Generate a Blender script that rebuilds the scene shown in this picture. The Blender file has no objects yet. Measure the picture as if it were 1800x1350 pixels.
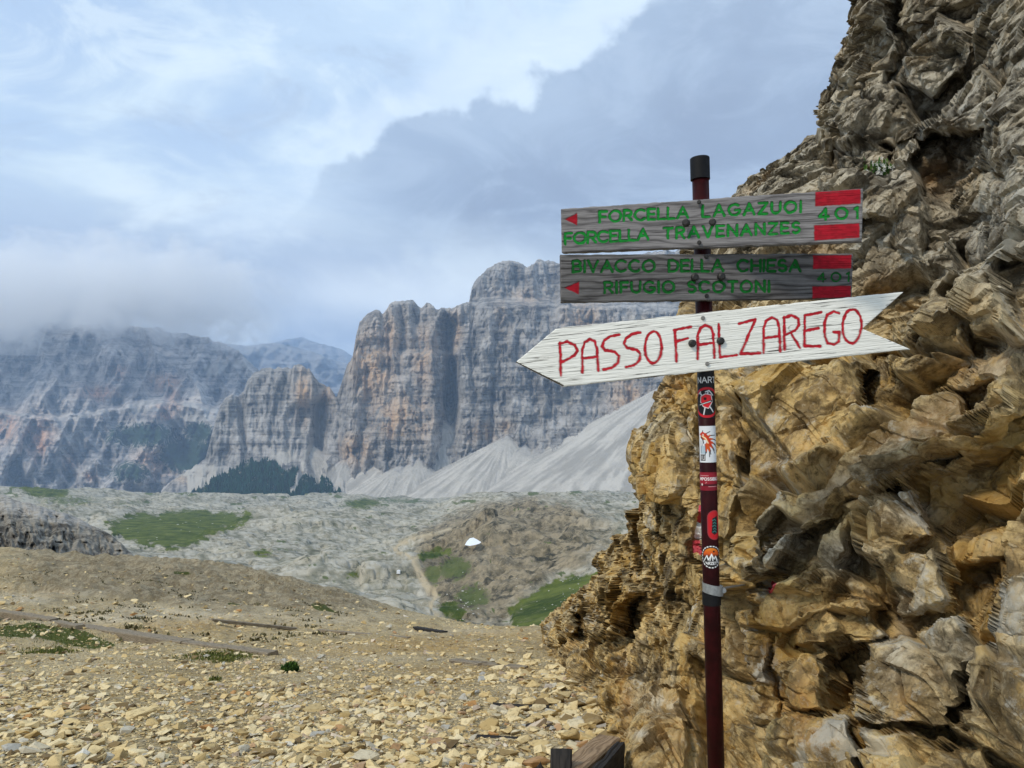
import bpy, math, random
import numpy as np
random.seed(7)
rng = np.random.default_rng(11)
S = bpy.context.scene
COL = S.collection
f32 = np.float32
# ------------------------------------------------------------------ camera
F = 1334.0; CX = 900.0; HY = 720.0; EYE = 1.6      # focal length in photo pixels, horizon row, eye height
cam = bpy.data.objects.new('camera', bpy.data.cameras.new('camera')); COL.objects.link(cam); S.camera = cam
cam.location = (0, 0, EYE); cam.rotation_euler = (math.radians(90), 0, 0)
cam.data.sensor_width = 36; cam.data.lens = 36*F/1800; cam.data.shift_y = (HY-675)/1800
cam.data.clip_start = 0.05; cam.data.clip_end = 60000
def P(x, y, d):
    """world point seen at photo pixel (x, y) at depth d"""
    x, y, d = np.broadcast_arrays(np.asarray(x, float), np.asarray(y, float), np.asarray(d, float))
    return np.stack([(x-CX)/F*d, d, EYE+(HY-y)/F*d], -1)
def proj(V):
    return CX+F*V[..., 0]/V[..., 1], HY-F*(V[..., 2]-EYE)/V[..., 1]

# ------------------------------------------------------------------ node helper
class NT:
    def __init__(s, tree): s.t = tree; s.n = tree.nodes; s.l = tree.links
    def node(s, typ, **kw):
        n = s.n.new(typ)
        for k, v in kw.items(): setattr(n, k, v)
        return n
    def put(s, sock, v):
        if isinstance(v, bpy.types.NodeSocket): s.l.new(v, sock)
        elif isinstance(v, (tuple, list)) and len(v) == 3 and sock.type == 'RGBA': sock.default_value = (*v, 1)
        else: sock.default_value = v
    def m(s, op, a, b=None, c=None, clamp=False):
        n = s.node('ShaderNodeMath', operation=op, use_clamp=clamp)
        s.put(n.inputs[0], a)
        if b is not None: s.put(n.inputs[1], b)
        if c is not None: s.put(n.inputs[2], c)
        return n.outputs[0]
    def vm(s, op, a, b=None):
        n = s.node('ShaderNodeVectorMath', operation=op)
        s.put(n.inputs[0], a)
        if b is not None: s.put(n.inputs[1], b)
        return n.outputs[0]
    def mr(s, v, a, b, c=0., d=1., smooth=True):
        n = s.node('ShaderNodeMapRange', interpolation_type='SMOOTHSTEP' if smooth else 'LINEAR')
        for i, q in enumerate((v, a, b, c, d)): s.put(n.inputs[i], q)
        return n.outputs[0]
    def mix(s, f, a, b, mode='MIX'):
        n = s.node('ShaderNodeMix', data_type='RGBA', blend_type=mode)
        s.put(n.inputs[0], f); s.put(n.inputs[6], a); s.put(n.inputs[7], b)
        return n.outputs[2]
    def noise(s, vec, scale, detail=4, rough=.55, dist=0., out=0):
        n = s.node('ShaderNodeTexNoise')
        if vec is not None: s.put(n.inputs['Vector'], vec)
        n.inputs['Scale'].default_value = scale; n.inputs['Detail'].default_value = detail
        n.inputs['Roughness'].default_value = rough; n.inputs['Distortion'].default_value = dist
        return n.outputs[out]
    def voro(s, vec, scale, feature='F1', out=0, rnd=1.):
        n = s.node('ShaderNodeTexVoronoi', feature=feature)
        s.put(n.inputs['Vector'], vec); n.inputs['Scale'].default_value = scale; n.inputs['Randomness'].default_value = rnd
        return n.outputs[out]
    def scalev(s, vec, sc, rot=(0, 0, 0)):
        n = s.node('ShaderNodeMapping'); s.put(n.inputs[0], vec)
        n.inputs['Scale'].default_value = sc; n.inputs['Rotation'].default_value = rot
        return n.outputs[0]
    def ramp(s, f, stops):
        n = s.node('ShaderNodeValToRGB'); s.put(n.inputs[0], f)
        e = n.color_ramp.elements
        while len(e) < len(stops): e.new(0.5)
        for el, (p, c) in zip(e, stops):
            el.position = p; el.color = (*c, 1) if isinstance(c, tuple) else (c, c, c, 1)
        return n.outputs[0]
    def attr(s, name, out='Fac'):
        n = s.node('ShaderNodeAttribute'); n.attribute_name = name
        return n.outputs[out]
    def bump(s, h, strength, dist, normal=None):
        n = s.node('ShaderNodeBump'); s.put(n.inputs['Height'], h)
        n.inputs['Strength'].default_value = strength; n.inputs['Distance'].default_value = dist
        if normal is not None: s.put(n.inputs['Normal'], normal)
        return n.outputs[0]
    def pos(s): return s.node('ShaderNodeNewGeometry').outputs['Position']

def new_mat(name):
    m = bpy.data.materials.new(name); m.use_nodes = True
    t = NT(m.node_tree); b = m.node_tree.nodes['Principled BSDF']
    b.inputs['Roughness'].default_value = .9; b.inputs['Specular IOR Level'].default_value = .25
    return m, t, b
def flat_mat(name, col, rough=.8, spec=.3, metal=0., noise=.12, nscale=60, bump=.0):
    m, t, b = new_mat(name)
    n = t.noise(t.pos(), nscale, 5, .6)
    c = t.mix(t.mr(n, .3, .7, 0, 1), tuple(v*(1-noise) for v in col), tuple(min(1, v*(1+noise)) for v in col))
    t.put(b.inputs['Base Color'], c); b.inputs['Roughness'].default_value = rough
    b.inputs['Specular IOR Level'].default_value = spec; b.inputs['Metallic'].default_value = metal
    if bump: t.put(b.inputs['Normal'], t.bump(n, .6, bump))
    return m

# ------------------------------------------------------------------ world: sky with cloud layers
SUN_TO = np.array([-.58, -.55, .78]); SUN_TO /= np.linalg.norm(SUN_TO)
W = bpy.data.worlds.new('World'); S.world = W; W.use_nodes = True
t = NT(W.node_tree); bg = W.node_tree.nodes['Background']
sky = t.node('ShaderNodeTexSky', sky_type='NISHITA'); sky.sun_disc = False
sky.sun_elevation = math.asin(SUN_TO[2]); sky.sun_rotation = math.atan2(SUN_TO[0], SUN_TO[1])
sky.altitude = 2500
dirv = t.node('ShaderNodeTexCoord').outputs['Generated']
sep = t.node('ShaderNodeSeparateXYZ'); t.put(sep.inputs[0], dirv)
dx, dy, dz = sep.outputs
az = t.m('ARCTAN2', dx, dy); el = t.m('ARCSINE', dz)
dzc = t.m('ADD', t.m('MAXIMUM', dz, 0.), .16)
q = t.node('ShaderNodeCombineXYZ'); t.put(q.inputs[0], t.m('DIVIDE', dx, dzc)); t.put(q.inputs[1], t.m('DIVIDE', dy, dzc)); q = q.outputs[0]
n_big = t.noise(q, .55, 5, .5, .4)
n_mid = t.noise(q, 1.6, 8, .58, .5)
puff = t.noise(t.scalev(dirv, (1, 1, 1.25)), 7.5, 9, .56, .15)
puff2 = t.noise(t.scalev(dirv, (1, 1, 1.9)), 4.2, 9, .6, .5)
K = 10.0
base = t.mix(t.mr(n_big, .35, .65), (.42, .56, .77), (.60, .75, .89))
base = t.mix(t.mr(n_mid, .48, .68), base, (.70, .83, .91))
tex = t.noise(t.scalev(dirv, (1, 1, 2.2)), 5.5, 10, .66, .8)
base = t.mix(t.m('MULTIPLY', t.mr(tex, .50, .66), .5), base, (.76, .87, .93))
base = t.mix(t.m('MULTIPLY', t.mr(tex, .48, .34), .45), base, (.40, .49, .64))
# thin breaks where the blue sky above the cloud deck comes through
gap = t.m('MULTIPLY', t.mr(n_mid, .30, .46, 1, 0), .35)
blue = t.mix(.5, t.vm('SCALE', sky.outputs[0]), (.45, .60, .88))
blue.node.inputs[6].links[0].from_node.inputs['Scale'].default_value = .12
base = t.mix(gap, base, blue)
# bright veil in the middle of the sky
veil = t.m('MULTIPLY', t.mr(t.m('ABSOLUTE', t.m('SUBTRACT', t.m('SUBTRACT', el, .30), t.m('MULTIPLY', az, .55))), 0, .26, 1, 0), .45)
base = t.mix(veil, base, (.70, .83, .95))
# lumpy low cloud bank towards the far mountains
low = t.m('MULTIPLY', t.mr(el, .16, .30, 1, 0), 1.)
lump = t.mix(t.mr(t.m('ADD', t.m('MULTIPLY', puff2, .65), t.m('MULTIPLY', puff, .35)), .43, .56), (.43, .51, .64), (.82, .90, .94))
base = t.mix(t.m('MULTIPLY', low, .85), base, lump)
# the large slate-blue cumulus, its upper edge climbing to the right
ec = t.ramp(t.mr(az, -.5, .7, 0, 1, False), [(0, .30), (.15, .42), (.20, .52), (.235, .58), (.27, .63), (.33, .74), (.43, .80), (.52, .88), (.62, .95), (.85, 1.0)])
edge = t.m('MULTIPLY', ec, .53)
bil = t.noise(t.scalev(dirv, (1, 1, 1.1)), 8.5, 3, .5, .2)
edge = t.m('ADD', edge, t.m('ADD', t.m('MULTIPLY', t.m('SUBTRACT', puff, .5), .17), t.m('MULTIPLY', t.m('SUBTRACT', bil, .5), .16)))
edge = t.m('ADD', edge, t.m('MULTIPLY', t.m('SUBTRACT', t.noise(t.scalev(dirv, (1, 1, 1)), 26, 6, .6), .5), .035))
m1 = t.mr(t.m('SUBTRACT', edge, el), -.004, .020)
bot = t.m('ADD', t.m('ADD', el, t.m('MULTIPLY', t.m('SUBTRACT', puff2, .5), .16)), t.m('MULTIPLY', az, .03))
m2 = t.m('MULTIPLY', t.mr(bot, .15, .275), t.mr(t.m('ADD', az, t.m('MULTIPLY', t.m('SUBTRACT', puff2, .5), .22)), -.34, -.16))
mass = t.m('MULTIPLY', m1, m2)
lowgap = t.m('MULTIPLY', t.mr(t.m('ABSOLUTE', t.m('SUBTRACT', t.m('ADD', el, t.m('MULTIPLY', t.m('SUBTRACT', puff2, .5), .16)), .135)), 0, .055, 1, 0), t.mr(az, -.34, -.2))
base = t.mix(t.m('MULTIPLY', lowgap, .75), base, (.84, .92, .98))
mcol = t.mix(t.mr(t.m('SUBTRACT', edge, el), 0., .2), (.36, .46, .61), (.27, .335, .455))
mcol = t.mix(t.m('MULTIPLY', t.mr(tex, .42, .64), .6), mcol, (.45, .555, .70))
rim = t.m('MULTIPLY', t.mr(t.m('ABSOLUTE', t.m('SUBTRACT', t.m('ADD', edge, .02), el)), 0, .07, 1, 0), m2)
base = t.mix(t.m('MULTIPLY', rim, .42), base, (.78, .88, .97))
base = t.mix(t.m('MULTIPLY', mass, .95), base, mcol)
# little grey scraps
scr = t.m('MULTIPLY', t.mr(puff, .60, .70), t.mr(t.m('ABSOLUTE', t.m('SUBTRACT', el, .33)), 0, .1, 1, 0))
base = t.mix(t.m('MULTIPLY', scr, .35), base, (.42, .49, .62))
sc_ = t.vm('SCALE', base); sc_.node.inputs['Scale'].default_value = K
t.put(bg.inputs[0], sc_); bg.inputs[1].default_value = .08
# ------------------------------------------------------------------ sun
sl = bpy.data.lights.new('sun', 'SUN'); sl.energy = 1.5; sl.angle = math.radians(10); sl.color = (1, .89, .72)
sun = bpy.data.objects.new('sun', sl); COL.objects.link(sun)
from mathutils import Vector, Matrix
sun.rotation_euler = Vector(-SUN_TO).to_track_quat('-Z', 'Y').to_euler()
S.view_settings.view_transform = 'Standard'; S.view_settings.look = 'None'
S.view_settings.exposure = 0.62; S.view_settings.gamma = 1
try: S.view_settings.use_curve_mapping = False
except Exception: pass
S.cycles.volume_bounces = 10; S.cycles.max_bounces = 12
S.cycles.transparent_max_bounces = 16
S.cycles.use_denoising = True

# ------------------------------------------------------------------ numpy noise
def _hash(ix, iy, iz, seed):
    h = (ix.astype(np.int64)*374761393 + iy.astype(np.int64)*668265263 + iz.astype(np.int64)*1274126177 + seed*974634777) & 0xffffffff
    h = ((h ^ (h >> 13))*1274126177) & 0xffffffff
    h = ((h ^ (h >> 16))*668265263) & 0xffffffff
    return h ^ (h >> 15)
def _h01(ix, iy, iz, seed): return (_hash(ix, iy, iz, seed) & 0xffffff).astype(f32)/f32(0xffffff)
def vnoise(p, seed=0):
    """smooth value noise, -1..1; p (...,3)"""
    sh = p.shape[:-1]; p = p.reshape(-1, 3)
    i = np.floor(p).astype(np.int64); f = (p-i).astype(f32); u = f*f*f*(f*(f*6-15)+10)
    r = 0
    for a in (0, 1):
        wa = u[:, 0] if a else 1-u[:, 0]
        for b in (0, 1):
            wb = u[:, 1] if b else 1-u[:, 1]
            for c in (0, 1):
                wc = u[:, 2] if c else 1-u[:, 2]
                r = r + wa*wb*wc*_h01(i[:, 0]+a, i[:, 1]+b, i[:, 2]+c, seed)
    return (r*2-1).reshape(sh)
ROT = np.array([[.36, .48, -.8], [-.8, .6, 0], [.48, .64, .6]])
def fbm(p, oct=4, seed=0, gain=.5, ridged=False):
    r = 0; a = 1.; s = 0
    p = np.asarray(p, float)
    for k in range(oct):
        n = vnoise(p, seed+k*17)
        if ridged: n = 1-2*np.abs(n)
        r = r+a*n; s += a; a *= gain; p = (p@ROT.T)*2.03+3.1
    return r/s
def facet(p, seed=0, slope=1.0):
    """voronoi cells, each its own tilted plane: (height, distance to crack, cell id)"""
    sh = p.shape[:-1]; p = p.reshape(-1, 3)
    i = np.floor(p).astype(np.int64); f = (p-i).astype(f32)
    N = len(p); F1 = np.full(N, 9., f32); F2 = np.full(N, 9., f32)
    best = np.zeros((N, 3), f32); bid = np.zeros(N, np.int64)
    sgn = np.where(f > .5, 1, -1)
    for a in (0, 1):
        for b in (0, 1):
            for c in (0, 1):
                cx = i[:, 0]+a*sgn[:, 0]; cy = i[:, 1]+b*sgn[:, 1]; cz = i[:, 2]+c*sgn[:, 2]
                h = _hash(cx, cy, cz, seed)
                jx = ((h & 1023)/1023.).astype(f32)*.8+.1; jy = (((h >> 10) & 1023)/1023.).astype(f32)*.8+.1; jz = (((h >> 20) & 1023)/1023.).astype(f32)*.8+.1
                v = np.stack([a*sgn[:, 0]+jx-f[:, 0], b*sgn[:, 1]+jy-f[:, 1], c*sgn[:, 2]+jz-f[:, 2]], 1).astype(f32)
                dd = (v*v).sum(1)
                nb = dd < F1
                F2 = np.where(nb, F1, np.minimum(F2, dd)); F1 = np.where(nb, dd, F1)
                best[nb] = v[nb]; bid[nb] = h[nb]
    g = np.stack([((bid >> 3) & 255)/127.5-1, ((bid >> 9) & 255)/127.5-1, ((bid >> 17) & 255)/127.5-1], 1)
    o = ((bid >> 5) & 1023)/1023.-.5
    hgt = o - (g*best).sum(1)*slope
    return hgt.reshape(sh), (np.sqrt(F2)-np.sqrt(F1)).reshape(sh), ((bid & 4095)/4095.).reshape(sh)
def chunk(p, seed=0, slope=.8, k=.9):
    """continuous broken-rock surface: the upper envelope of randomly tilted, slightly domed planes"""
    sh = p.shape[:-1]; p = p.reshape(-1, 3)
    i = np.floor(p).astype(np.int64); f = (p-i).astype(f32)
    N = len(p); H1 = np.full(N, -9., f32); H2 = np.full(N, -9., f32); bid = np.zeros(N, np.int64)
    sgn = np.where(f > .5, 1, -1)
    for a in (0, 1):
        for b in (0, 1):
            for c in (0, 1):
                cx = i[:, 0]+a*sgn[:, 0]; cy = i[:, 1]+b*sgn[:, 1]; cz = i[:, 2]+c*sgn[:, 2]
                h = _hash(cx, cy, cz, seed)
                r = [(((h >> s_) & 255)/255.).astype(f32) for s_ in (0, 8, 16, 24)]
                v0 = a*sgn[:, 0]+r[0]*.8+.1-f[:, 0]; v1 = b*sgn[:, 1]+r[1]*.8+.1-f[:, 1]; v2 = c*sgn[:, 2]+r[2]*.8+.1-f[:, 2]
                g0 = ((h >> 4) & 127)/63.5-1; g1 = ((h >> 11) & 127)/63.5-1; g2 = ((h >> 19) & 127)/63.5-1
                d2 = v0*v0+v1*v1+v2*v2
                hh = ((r[3]-.5)*.7+slope*(g0*v0+g1*v1+g2*v2)-k*d2).astype(f32)
                nb_ = hh > H1; H2 = np.where(nb_, H1, np.maximum(H2, hh)); H1 = np.where(nb_, hh, H1); bid[nb_] = h[nb_]
    return H1.reshape(sh), (H1-H2).reshape(sh), ((bid & 4095)/4095.).reshape(sh)
def sst(a, b, x):
    u = np.clip((x-a)/(b-a), 0, 1); return u*u*(3-2*u)
def polysd(x, y, poly):
    """signed distance to polygon, positive inside"""
    poly = np.asarray(poly, float); best = np.full(x.shape, 1e9); inside = np.zeros(x.shape, bool)
    for k in range(len(poly)):
        a = poly[k]; b = poly[(k+1) % len(poly)]
        ex, ey = b-a; wx = x-a[0]; wy = y-a[1]
        tt = np.clip((wx*ex+wy*ey)/(ex*ex+ey*ey+1e-9), 0, 1)
        best = np.minimum(best, (wx-tt*ex)**2+(wy-tt*ey)**2)
        cond = ((a[1] > y) != (b[1] > y)) & (x < (b[0]-a[0])*(y-a[1])/((b[1]-a[1]) if b[1] != a[1] else 1e-9)+a[0])
        inside ^= cond
    dd = np.sqrt(best)
    return np.where(inside, dd, -dd)
def linedist(x, y, pts):
    best = np.full(np.shape(x), 1e9)
    for a, b in zip(pts[:-1], pts[1:]):
        ex, ey = b[0]-a[0], b[1]-a[1]; wx = x-a[0]; wy = y-a[1]
        tt = np.clip((wx*ex+wy*ey)/(ex*ex+ey*ey+1e-12), 0, 1)
        best = np.minimum(best, (wx-tt*ex)**2+(wy-tt*ey)**2)
    return np.sqrt(best)
def curve(pts, x):
    pts = np.asarray(pts, float); return np.interp(x, pts[:, 0], pts[:, 1])

# ------------------------------------------------------------------ mesh builders
def link(o, parent=None, kind=None, label=None, cat=None, group=None):
    COL.objects.link(o)
    if parent is not None: o.parent = parent
    if kind: o['kind'] = kind
    if label: o['label'] = label
    if cat: o['category'] = cat; o['kind'] = 'thing'
    if group: o['group'] = group
    return o
def mesh_np(name, V, Fc, mat, smooth=False, attrs=None, parent=None, link_it=True, **kw):
    V = np.asarray(V, f32).reshape(-1, 3); Fc = np.asarray(Fc, np.int32); k = Fc.shape[1]
    used = np.unique(Fc)
    if len(used) < len(V):
        rm = np.zeros(len(V), np.int32); rm[used] = np.arange(len(used)); V = V[used]; Fc = rm[Fc].astype(np.int32)
        if attrs: attrs = {a: np.asarray(v).reshape(len(rm), -1)[used] for a, v in attrs.items()}
    me = bpy.data.meshes.new(name)
    me.vertices.add(len(V)); me.vertices.foreach_set('co', V.ravel())
    me.loops.add(Fc.size); me.loops.foreach_set('vertex_index', Fc.ravel())
    me.polygons.add(len(Fc)); me.polygons.foreach_set('loop_start', np.arange(0, Fc.size, k, dtype=np.int32))
    try: me.polygons.foreach_set('loop_total', np.full(len(Fc), k, np.int32))
    except Exception: pass
    me.polygons.foreach_set('use_smooth', np.full(len(Fc), smooth))
    me.update(calc_edges=True)
    for a, v in (attrs or {}).items():
        v = np.asarray(v, f32)
        if v.size == len(V)*4:
            at = me.attributes.new(a, 'FLOAT_COLOR', 'POINT'); at.data.foreach_set('color', v.ravel())
        else:
            at = me.attributes.new(a, 'FLOAT', 'POINT'); at.data.foreach_set('value', v.ravel())
    if mat: me.materials.append(mat)
    o = bpy.data.objects.new(name, me)
    return link(o, parent, **kw) if link_it else o
def gridF(R, C, flip=False):
    i = np.arange(R*C).reshape(R, C)
    q = np.stack([i[:-1, :-1], i[1:, :-1], i[1:, 1:], i[:-1, 1:]], -1).reshape(-1, 4)
    return q[:, ::-1] if flip else q
def empty(name, loc, **kw):
    o = bpy.data.objects.new(name, None); o.empty_display_size = .1; o.location = loc
    return link(o, **kw)
def grid_normals(V):
    du = np.gradient(V, axis=1); dv = np.gradient(V, axis=0)
    n = np.cross(du, dv); n /= np.linalg.norm(n, axis=-1, keepdims=True)+1e-12
    s = np.sign((n*(np.array([0, 0, EYE])-V)).sum(-1).mean()); return n*s
def box_mesh(cx, sx, cy, sy, cz, sz): pass

#=====================================================================================================
#                                      LARGE STRUCTURE
#=====================================================================================================
# ---------------- materials of the far mountains
def mountain_mat(name, grey_a, grey_b, ochre, green=(.035, .06, .03), scree=(.42, .40, .37), sc=1.):
    m, t, b = new_mat(name)
    p = t.pos()
    vert = t.noise(t.scalev(p, (.012*sc, .012*sc, .0035*sc)), 1., 8, .65, .3)      # long vertical water streaks
    strat = t.noise(t.scalev(p, (.004*sc, .004*sc, .06*sc)), 1., 7, .68, .5)    # beds
    fine = t.noise(p, .035*sc, 9, .7)
    c = t.mix(t.mr(vert, .36, .64), grey_a, grey_b)
    c = t.mix(t.m('MULTIPLY', t.mr(strat, .42, .62), .35), c, tuple(min(1, v*1.35) for v in grey_b))
    om = t.m('MULTIPLY', t.attr('ochre'), t.mr(t.m('ADD', t.m('MULTIPLY', vert, .6), t.m('MULTIPLY', fine, .4)), .40, .56))
    c = t.mix(om, c, ochre)
    c = t.mix(t.m('MULTIPLY', t.mr(strat, .46, .36), .5), c, tuple(v*.6 for v in grey_a))
    c = t.mix(t.m('MULTIPLY', t.mr(fine, .53, .64), .6), c, tuple(v*.4 for v in grey_a))
    sn = t.attr('streak')
    scol = t.mix(t.mr(t.m('ADD', t.m('MULTIPLY', sn, .6), t.m('MULTIPLY', t.noise(t.scalev(p, (1, 1, 1)), .008*sc, 6, .65), .4)), .30, .70), tuple(v*.72 for v in scree), tuple(min(.66, v*1.18) for v in scree))
    scol = t.mix(t.m('MULTIPLY', t.mr(fine, .5, .75), .35), scol, tuple(v*.6 for v in scree))
    sm = t.mr(t.m('ADD', t.attr('scree'), t.m('MULTIPLY', t.m('SUBTRACT', fine, .5), 1.3)), .35, .65)
    c = t.mix(sm, c, scol)
    gm = t.mr(t.m('ADD', t.attr('green'), t.m('MULTIPLY', t.m('SUBTRACT', fine, .5), 1.2)), .40, .60)
    c = t.mix(gm, c, green)
    t.put(b.inputs['Base Color'], c)
    t.put(b.inputs['Normal'], t.bump(t.m('ADD', fine, t.m('MULTIPLY', strat, .7)), .8, 14./sc))
    b.inputs['Specular IOR Level'].default_value = .1
    return m
M_massif = mountain_mat('massif_rock', (.13, .125, .12), (.43, .405, .375), (.64, .41, .22), scree=(.50, .465, .41))
M_left = mountain_mat('far_rock', (.17, .165, .17), (.52, .485, .45), (.70, .38, .21), green=(.03, .06, .035), sc=.7)
M_ridge = mountain_mat('ridge_rock', (.20, .20, .20), (.34, .33, .31), (.3, .26, .2), sc=.4)

def cone_hit(x, y, apex, dA, slope, e=.22):
    a = (x-CX)/F; b = (HY-y)/F
    xA = (apex[0]-CX)/F*dA; zA = (HY-apex[1])/F*dA; t2 = slope*slope
    b = b+slope*e*a; zA = zA+slope*e*xA
    A = t2*(a*a+1)-b*b; B = -2*(t2*(a*xA+dA)-b*zA); Cc = t2*(xA*xA+dA*dA)-zA*zA
    disc = B*B-4*A*Cc
    d = (-B-np.sqrt(np.maximum(disc, 0)))/(2*A)
    bad = (disc < 0) | (b*d > zA) | (d < 100) | (y < apex[1])
    d = np.where(bad, 1e9, d)
    ang = np.arctan2(a*d-xA, dA-d)
    return d, ang

def mountain(name, x0, x1, dx, top, bot, rows, dfun, mat, cones=(), slope=.62, extra=None, back=(500, 1100), jag=3., jagf=9., seed=3, **kw):
    xs = np.arange(x0, x1+dx, dx); C = len(xs)
    tp = curve(top, xs); zz = np.zeros_like(xs)
    tp = tp+jag*fbm(np.stack([xs/jagf, zz, zz+seed], -1), 4, seed, .6)
    v = np.linspace(0, 1, rows)[:, None]
    X = np.broadcast_to(xs, (rows, C)).copy(); Y = tp[None]*(1-v)+bot*v
    D = dfun(X, Y, tp[None])
    edge = np.clip((Y-tp[None])/14., 0, 1); D = D+60*(1-np.sqrt(1-(1-edge)**2))*(D/3000)
    scree = np.zeros_like(D); streak = np.full(D.shape, .5); Dm = D.copy()
    for k, (ax, ay, dn) in enumerate(cones):
        dA = dfun(np.array([[ax]], float), np.array([[ay]], float), np.array([[ay-200.]]))[0, 0]+dn
        dc, ang = cone_hit(X, Y, (ax, ay), dA, slope)
        rel = 4*fbm(np.stack([ang*9, X*0+k*7.7, Y/300], -1), 4, 40+k, .6, True)+9*fbm(np.stack([X/26, Y/16, X*0], -1), 5, 5, .6)
        dc = dc+rel*(dA/3000)
        w = dc < Dm
        sk = .5+.85*fbm(np.stack([ang*20+.5*n2(X, Y, 40, 30, 3, 65), X*0+k*3.3, Y/45], -1), 5, 60+k, .72)
        sk = .5+(sk-.5)*np.clip(np.hypot(X-ax, Y-ay)/55., .1, 1); streak = np.where(w, sk, streak); scree = np.where(w, .35+.65*np.clip((Y-ay)/34., 0, 1), scree); Dm = np.minimum(Dm, dc)
    D = Dm
    at = dict(ochre=np.zeros_like(D), green=np.zeros_like(D), scree=scree, streak=np.clip(streak, 0, 1))
    if extra: extra(X, Y, D, at)
    V = P(X, Y, D)
    b1 = P(xs, tp+6, D[0]+back[0]*.5)[None]; b2 = P(xs, tp+60, D[0]+back[0])[None]; b3 = P(xs, np.full(C, bot), D[0]+back[1])[None]
    VV = np.concatenate([b3, b2, b1, V])
    at = {k: np.concatenate([np.repeat(a[:1], 3, 0), a]) for k, a in at.items()}
    o = mesh_np(name, VV, gridF(rows+3, C), mat, True, at, **kw)
    return o, dict(xs=xs, tp=tp, bot=bot, rows=rows, D=D, at=at)
def lookup(info, x, y):
    j = np.clip(np.round((x-info['xs'][0])/(info['xs'][1]-info['xs'][0])).astype(int), 0, len(info['xs'])-1)
    i = np.clip(np.round((y-info['tp'][j])/(info['bot']-info['tp'][j])*(info['rows']-1)).astype(int), 0, info['rows']-1)
    return info['D'][i, j], info['at']['scree'][i+3, j]
def n2(X, Y, sx, sy, oct=4, seed=0, ridged=False, gain=.5):
    return fbm(np.stack([X/sx, Y/sy, np.zeros_like(X)+seed*1.37], -1), oct, seed, gain, ridged)
def blobs(X, Y, lst):
    r = np.zeros_like(X)
    for (cx, cy, rx, ry, s) in lst: r = np.maximum(r, s*np.exp(-((X-cx)/rx)**2-((Y-cy)/ry)**2))
    return r

# ---- the central massif
TOP1 = [(560, 905), (572, 850), (578, 800), (584, 745), (590, 700), (608, 648), (620, 625), (626, 590), (632, 568), (645, 552), (660, 546), (672, 550), (684, 536), (700, 528), (722, 526), (734, 538), (752, 535), (775, 542), (800, 541), (824, 531), (829, 505), (838, 487), (856, 470), (872, 461), (895, 457), (912, 463), (926, 468), (946, 458), (964, 455), (978, 463), (1000, 474), (1060, 462), (1110, 448), (1180, 438), (1260, 444), (1400, 470)]
def d_massif(X, Y, T):
    D = 3050+1.3*(700-Y)
    D = D+520*np.exp(-np.maximum(X-582, 0)/26.)
    rib = n2(X+12*n2(X, Y, 60, 60, 2, 5), Y, 46, 420, 3, 11, True)
    D = D-95*rib-60*n2(X+.5*Y, Y, 90, 120, 4, 18, True)
    D = D-38*n2(X+6*n2(X, Y, 20, 20, 2, 19), Y, 12, 90, 4, 12, True)
    D = D-13*n2(X, Y, 6, 26, 3, 13)
    beds = n2(X, Y+.06*X+5*n2(X, Y, 60, 60, 2, 6), 90, 8, 4, 14, gain=.6)
    D = D+15*beds
    fx, fe, _ = chunk(np.stack([X/9., Y/24., X*0+.3], -1), 5, .9, .8)
    D = D-26*fx+8*sst(.1, 0, fe)
    # great gully and alcove
    gx = 792+(Y-640)*-.03
    g = np.exp(-((X-gx)/15.)**2)*sst(548, 575, Y)*(1-sst(735, 800, Y)*.8)
    D = D+190*g+240*np.exp(-((X-(gx+4))/10.)**2)*sst(622, 640, Y)*(1-sst(700, 760, Y))
    # summit block set back behind a terrace
    yt = Y+9*n2(X, Y*0, 40, 1, 4, 15)-.02*(X-830)
    D = D+200*sst(540, 520, yt)*sst(815, 832, X)
    D = D+45*sst(628, 614, Y+6*n2(X, Y*0, 30, 1, 3, 16))*(X < 790)+30*sst(720, 704, Y+10*n2(X, Y*0, 50, 1, 3, 17))
    # rubble ramps on the right
    D = D-130*sst(-30, 60, (Y-(770-.62*(X-930))))*sst(900, 960, X)
    D = D-60*sst(835, 850, X)
    return D
def x_massif(X, Y, D, at):
    at['ochre'] = np.clip(blobs(X, Y, [(655, 640, 42, 60, .95), (690, 590, 22, 40, .6), (745, 630, 25, 55, .7), (705, 735, 60, 45, .8), (625, 790, 34, 26, .9), (800, 580, 12, 30, .8), (845, 760, 22, 18, .9), (880, 560, 14, 40, .35), (1025, 560, 30, 30, .7), (1105, 700, 30, 40, .8), (890, 750, 12, 10, .6), (790, 650, 6, 60, .6), (930, 520, 25, 20, .4)]), 0, 1)
    ramp = blobs(X, Y, [(1010, 690, 50, 9, .0), (990, 700, 60, 14, .6), (950, 725, 30, 10, .5), (960, 515, 60, 8, .6), (1120, 560, 40, 10, .7)])
    at['scree'] = np.maximum(at['scree'], ramp)
    at['green'] = blobs(X, Y, [(640, 884, 60, 6, .6), (700, 878, 40, 5, .5), (890, 800, 16, 5, .35), (900, 820, 14, 4, .35)])
massif, I1 = mountain('massif', 562, 1400, 1.6, TOP1, 915, 330, d_massif, M_massif, slope=.66,
    cones=[(782, 740, -70), (606, 806, -20), (640, 832, 0), (672, 830, 0), (704, 816, 0), (738, 806, 0), (836, 806, 0), (862, 788, 0), (893, 764, -50), (924, 782, -20), (955, 790, 0), (985, 784, 0), (1012, 782, 0), (1034, 768, -40), (1070, 764, 0), (1100, 748, 0), (1140, 720, -20), (1184, 668, -60), (1260, 640, -60)],
    extra=x_massif, kind='structure', jag=7.5, jagf=13)
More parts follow.
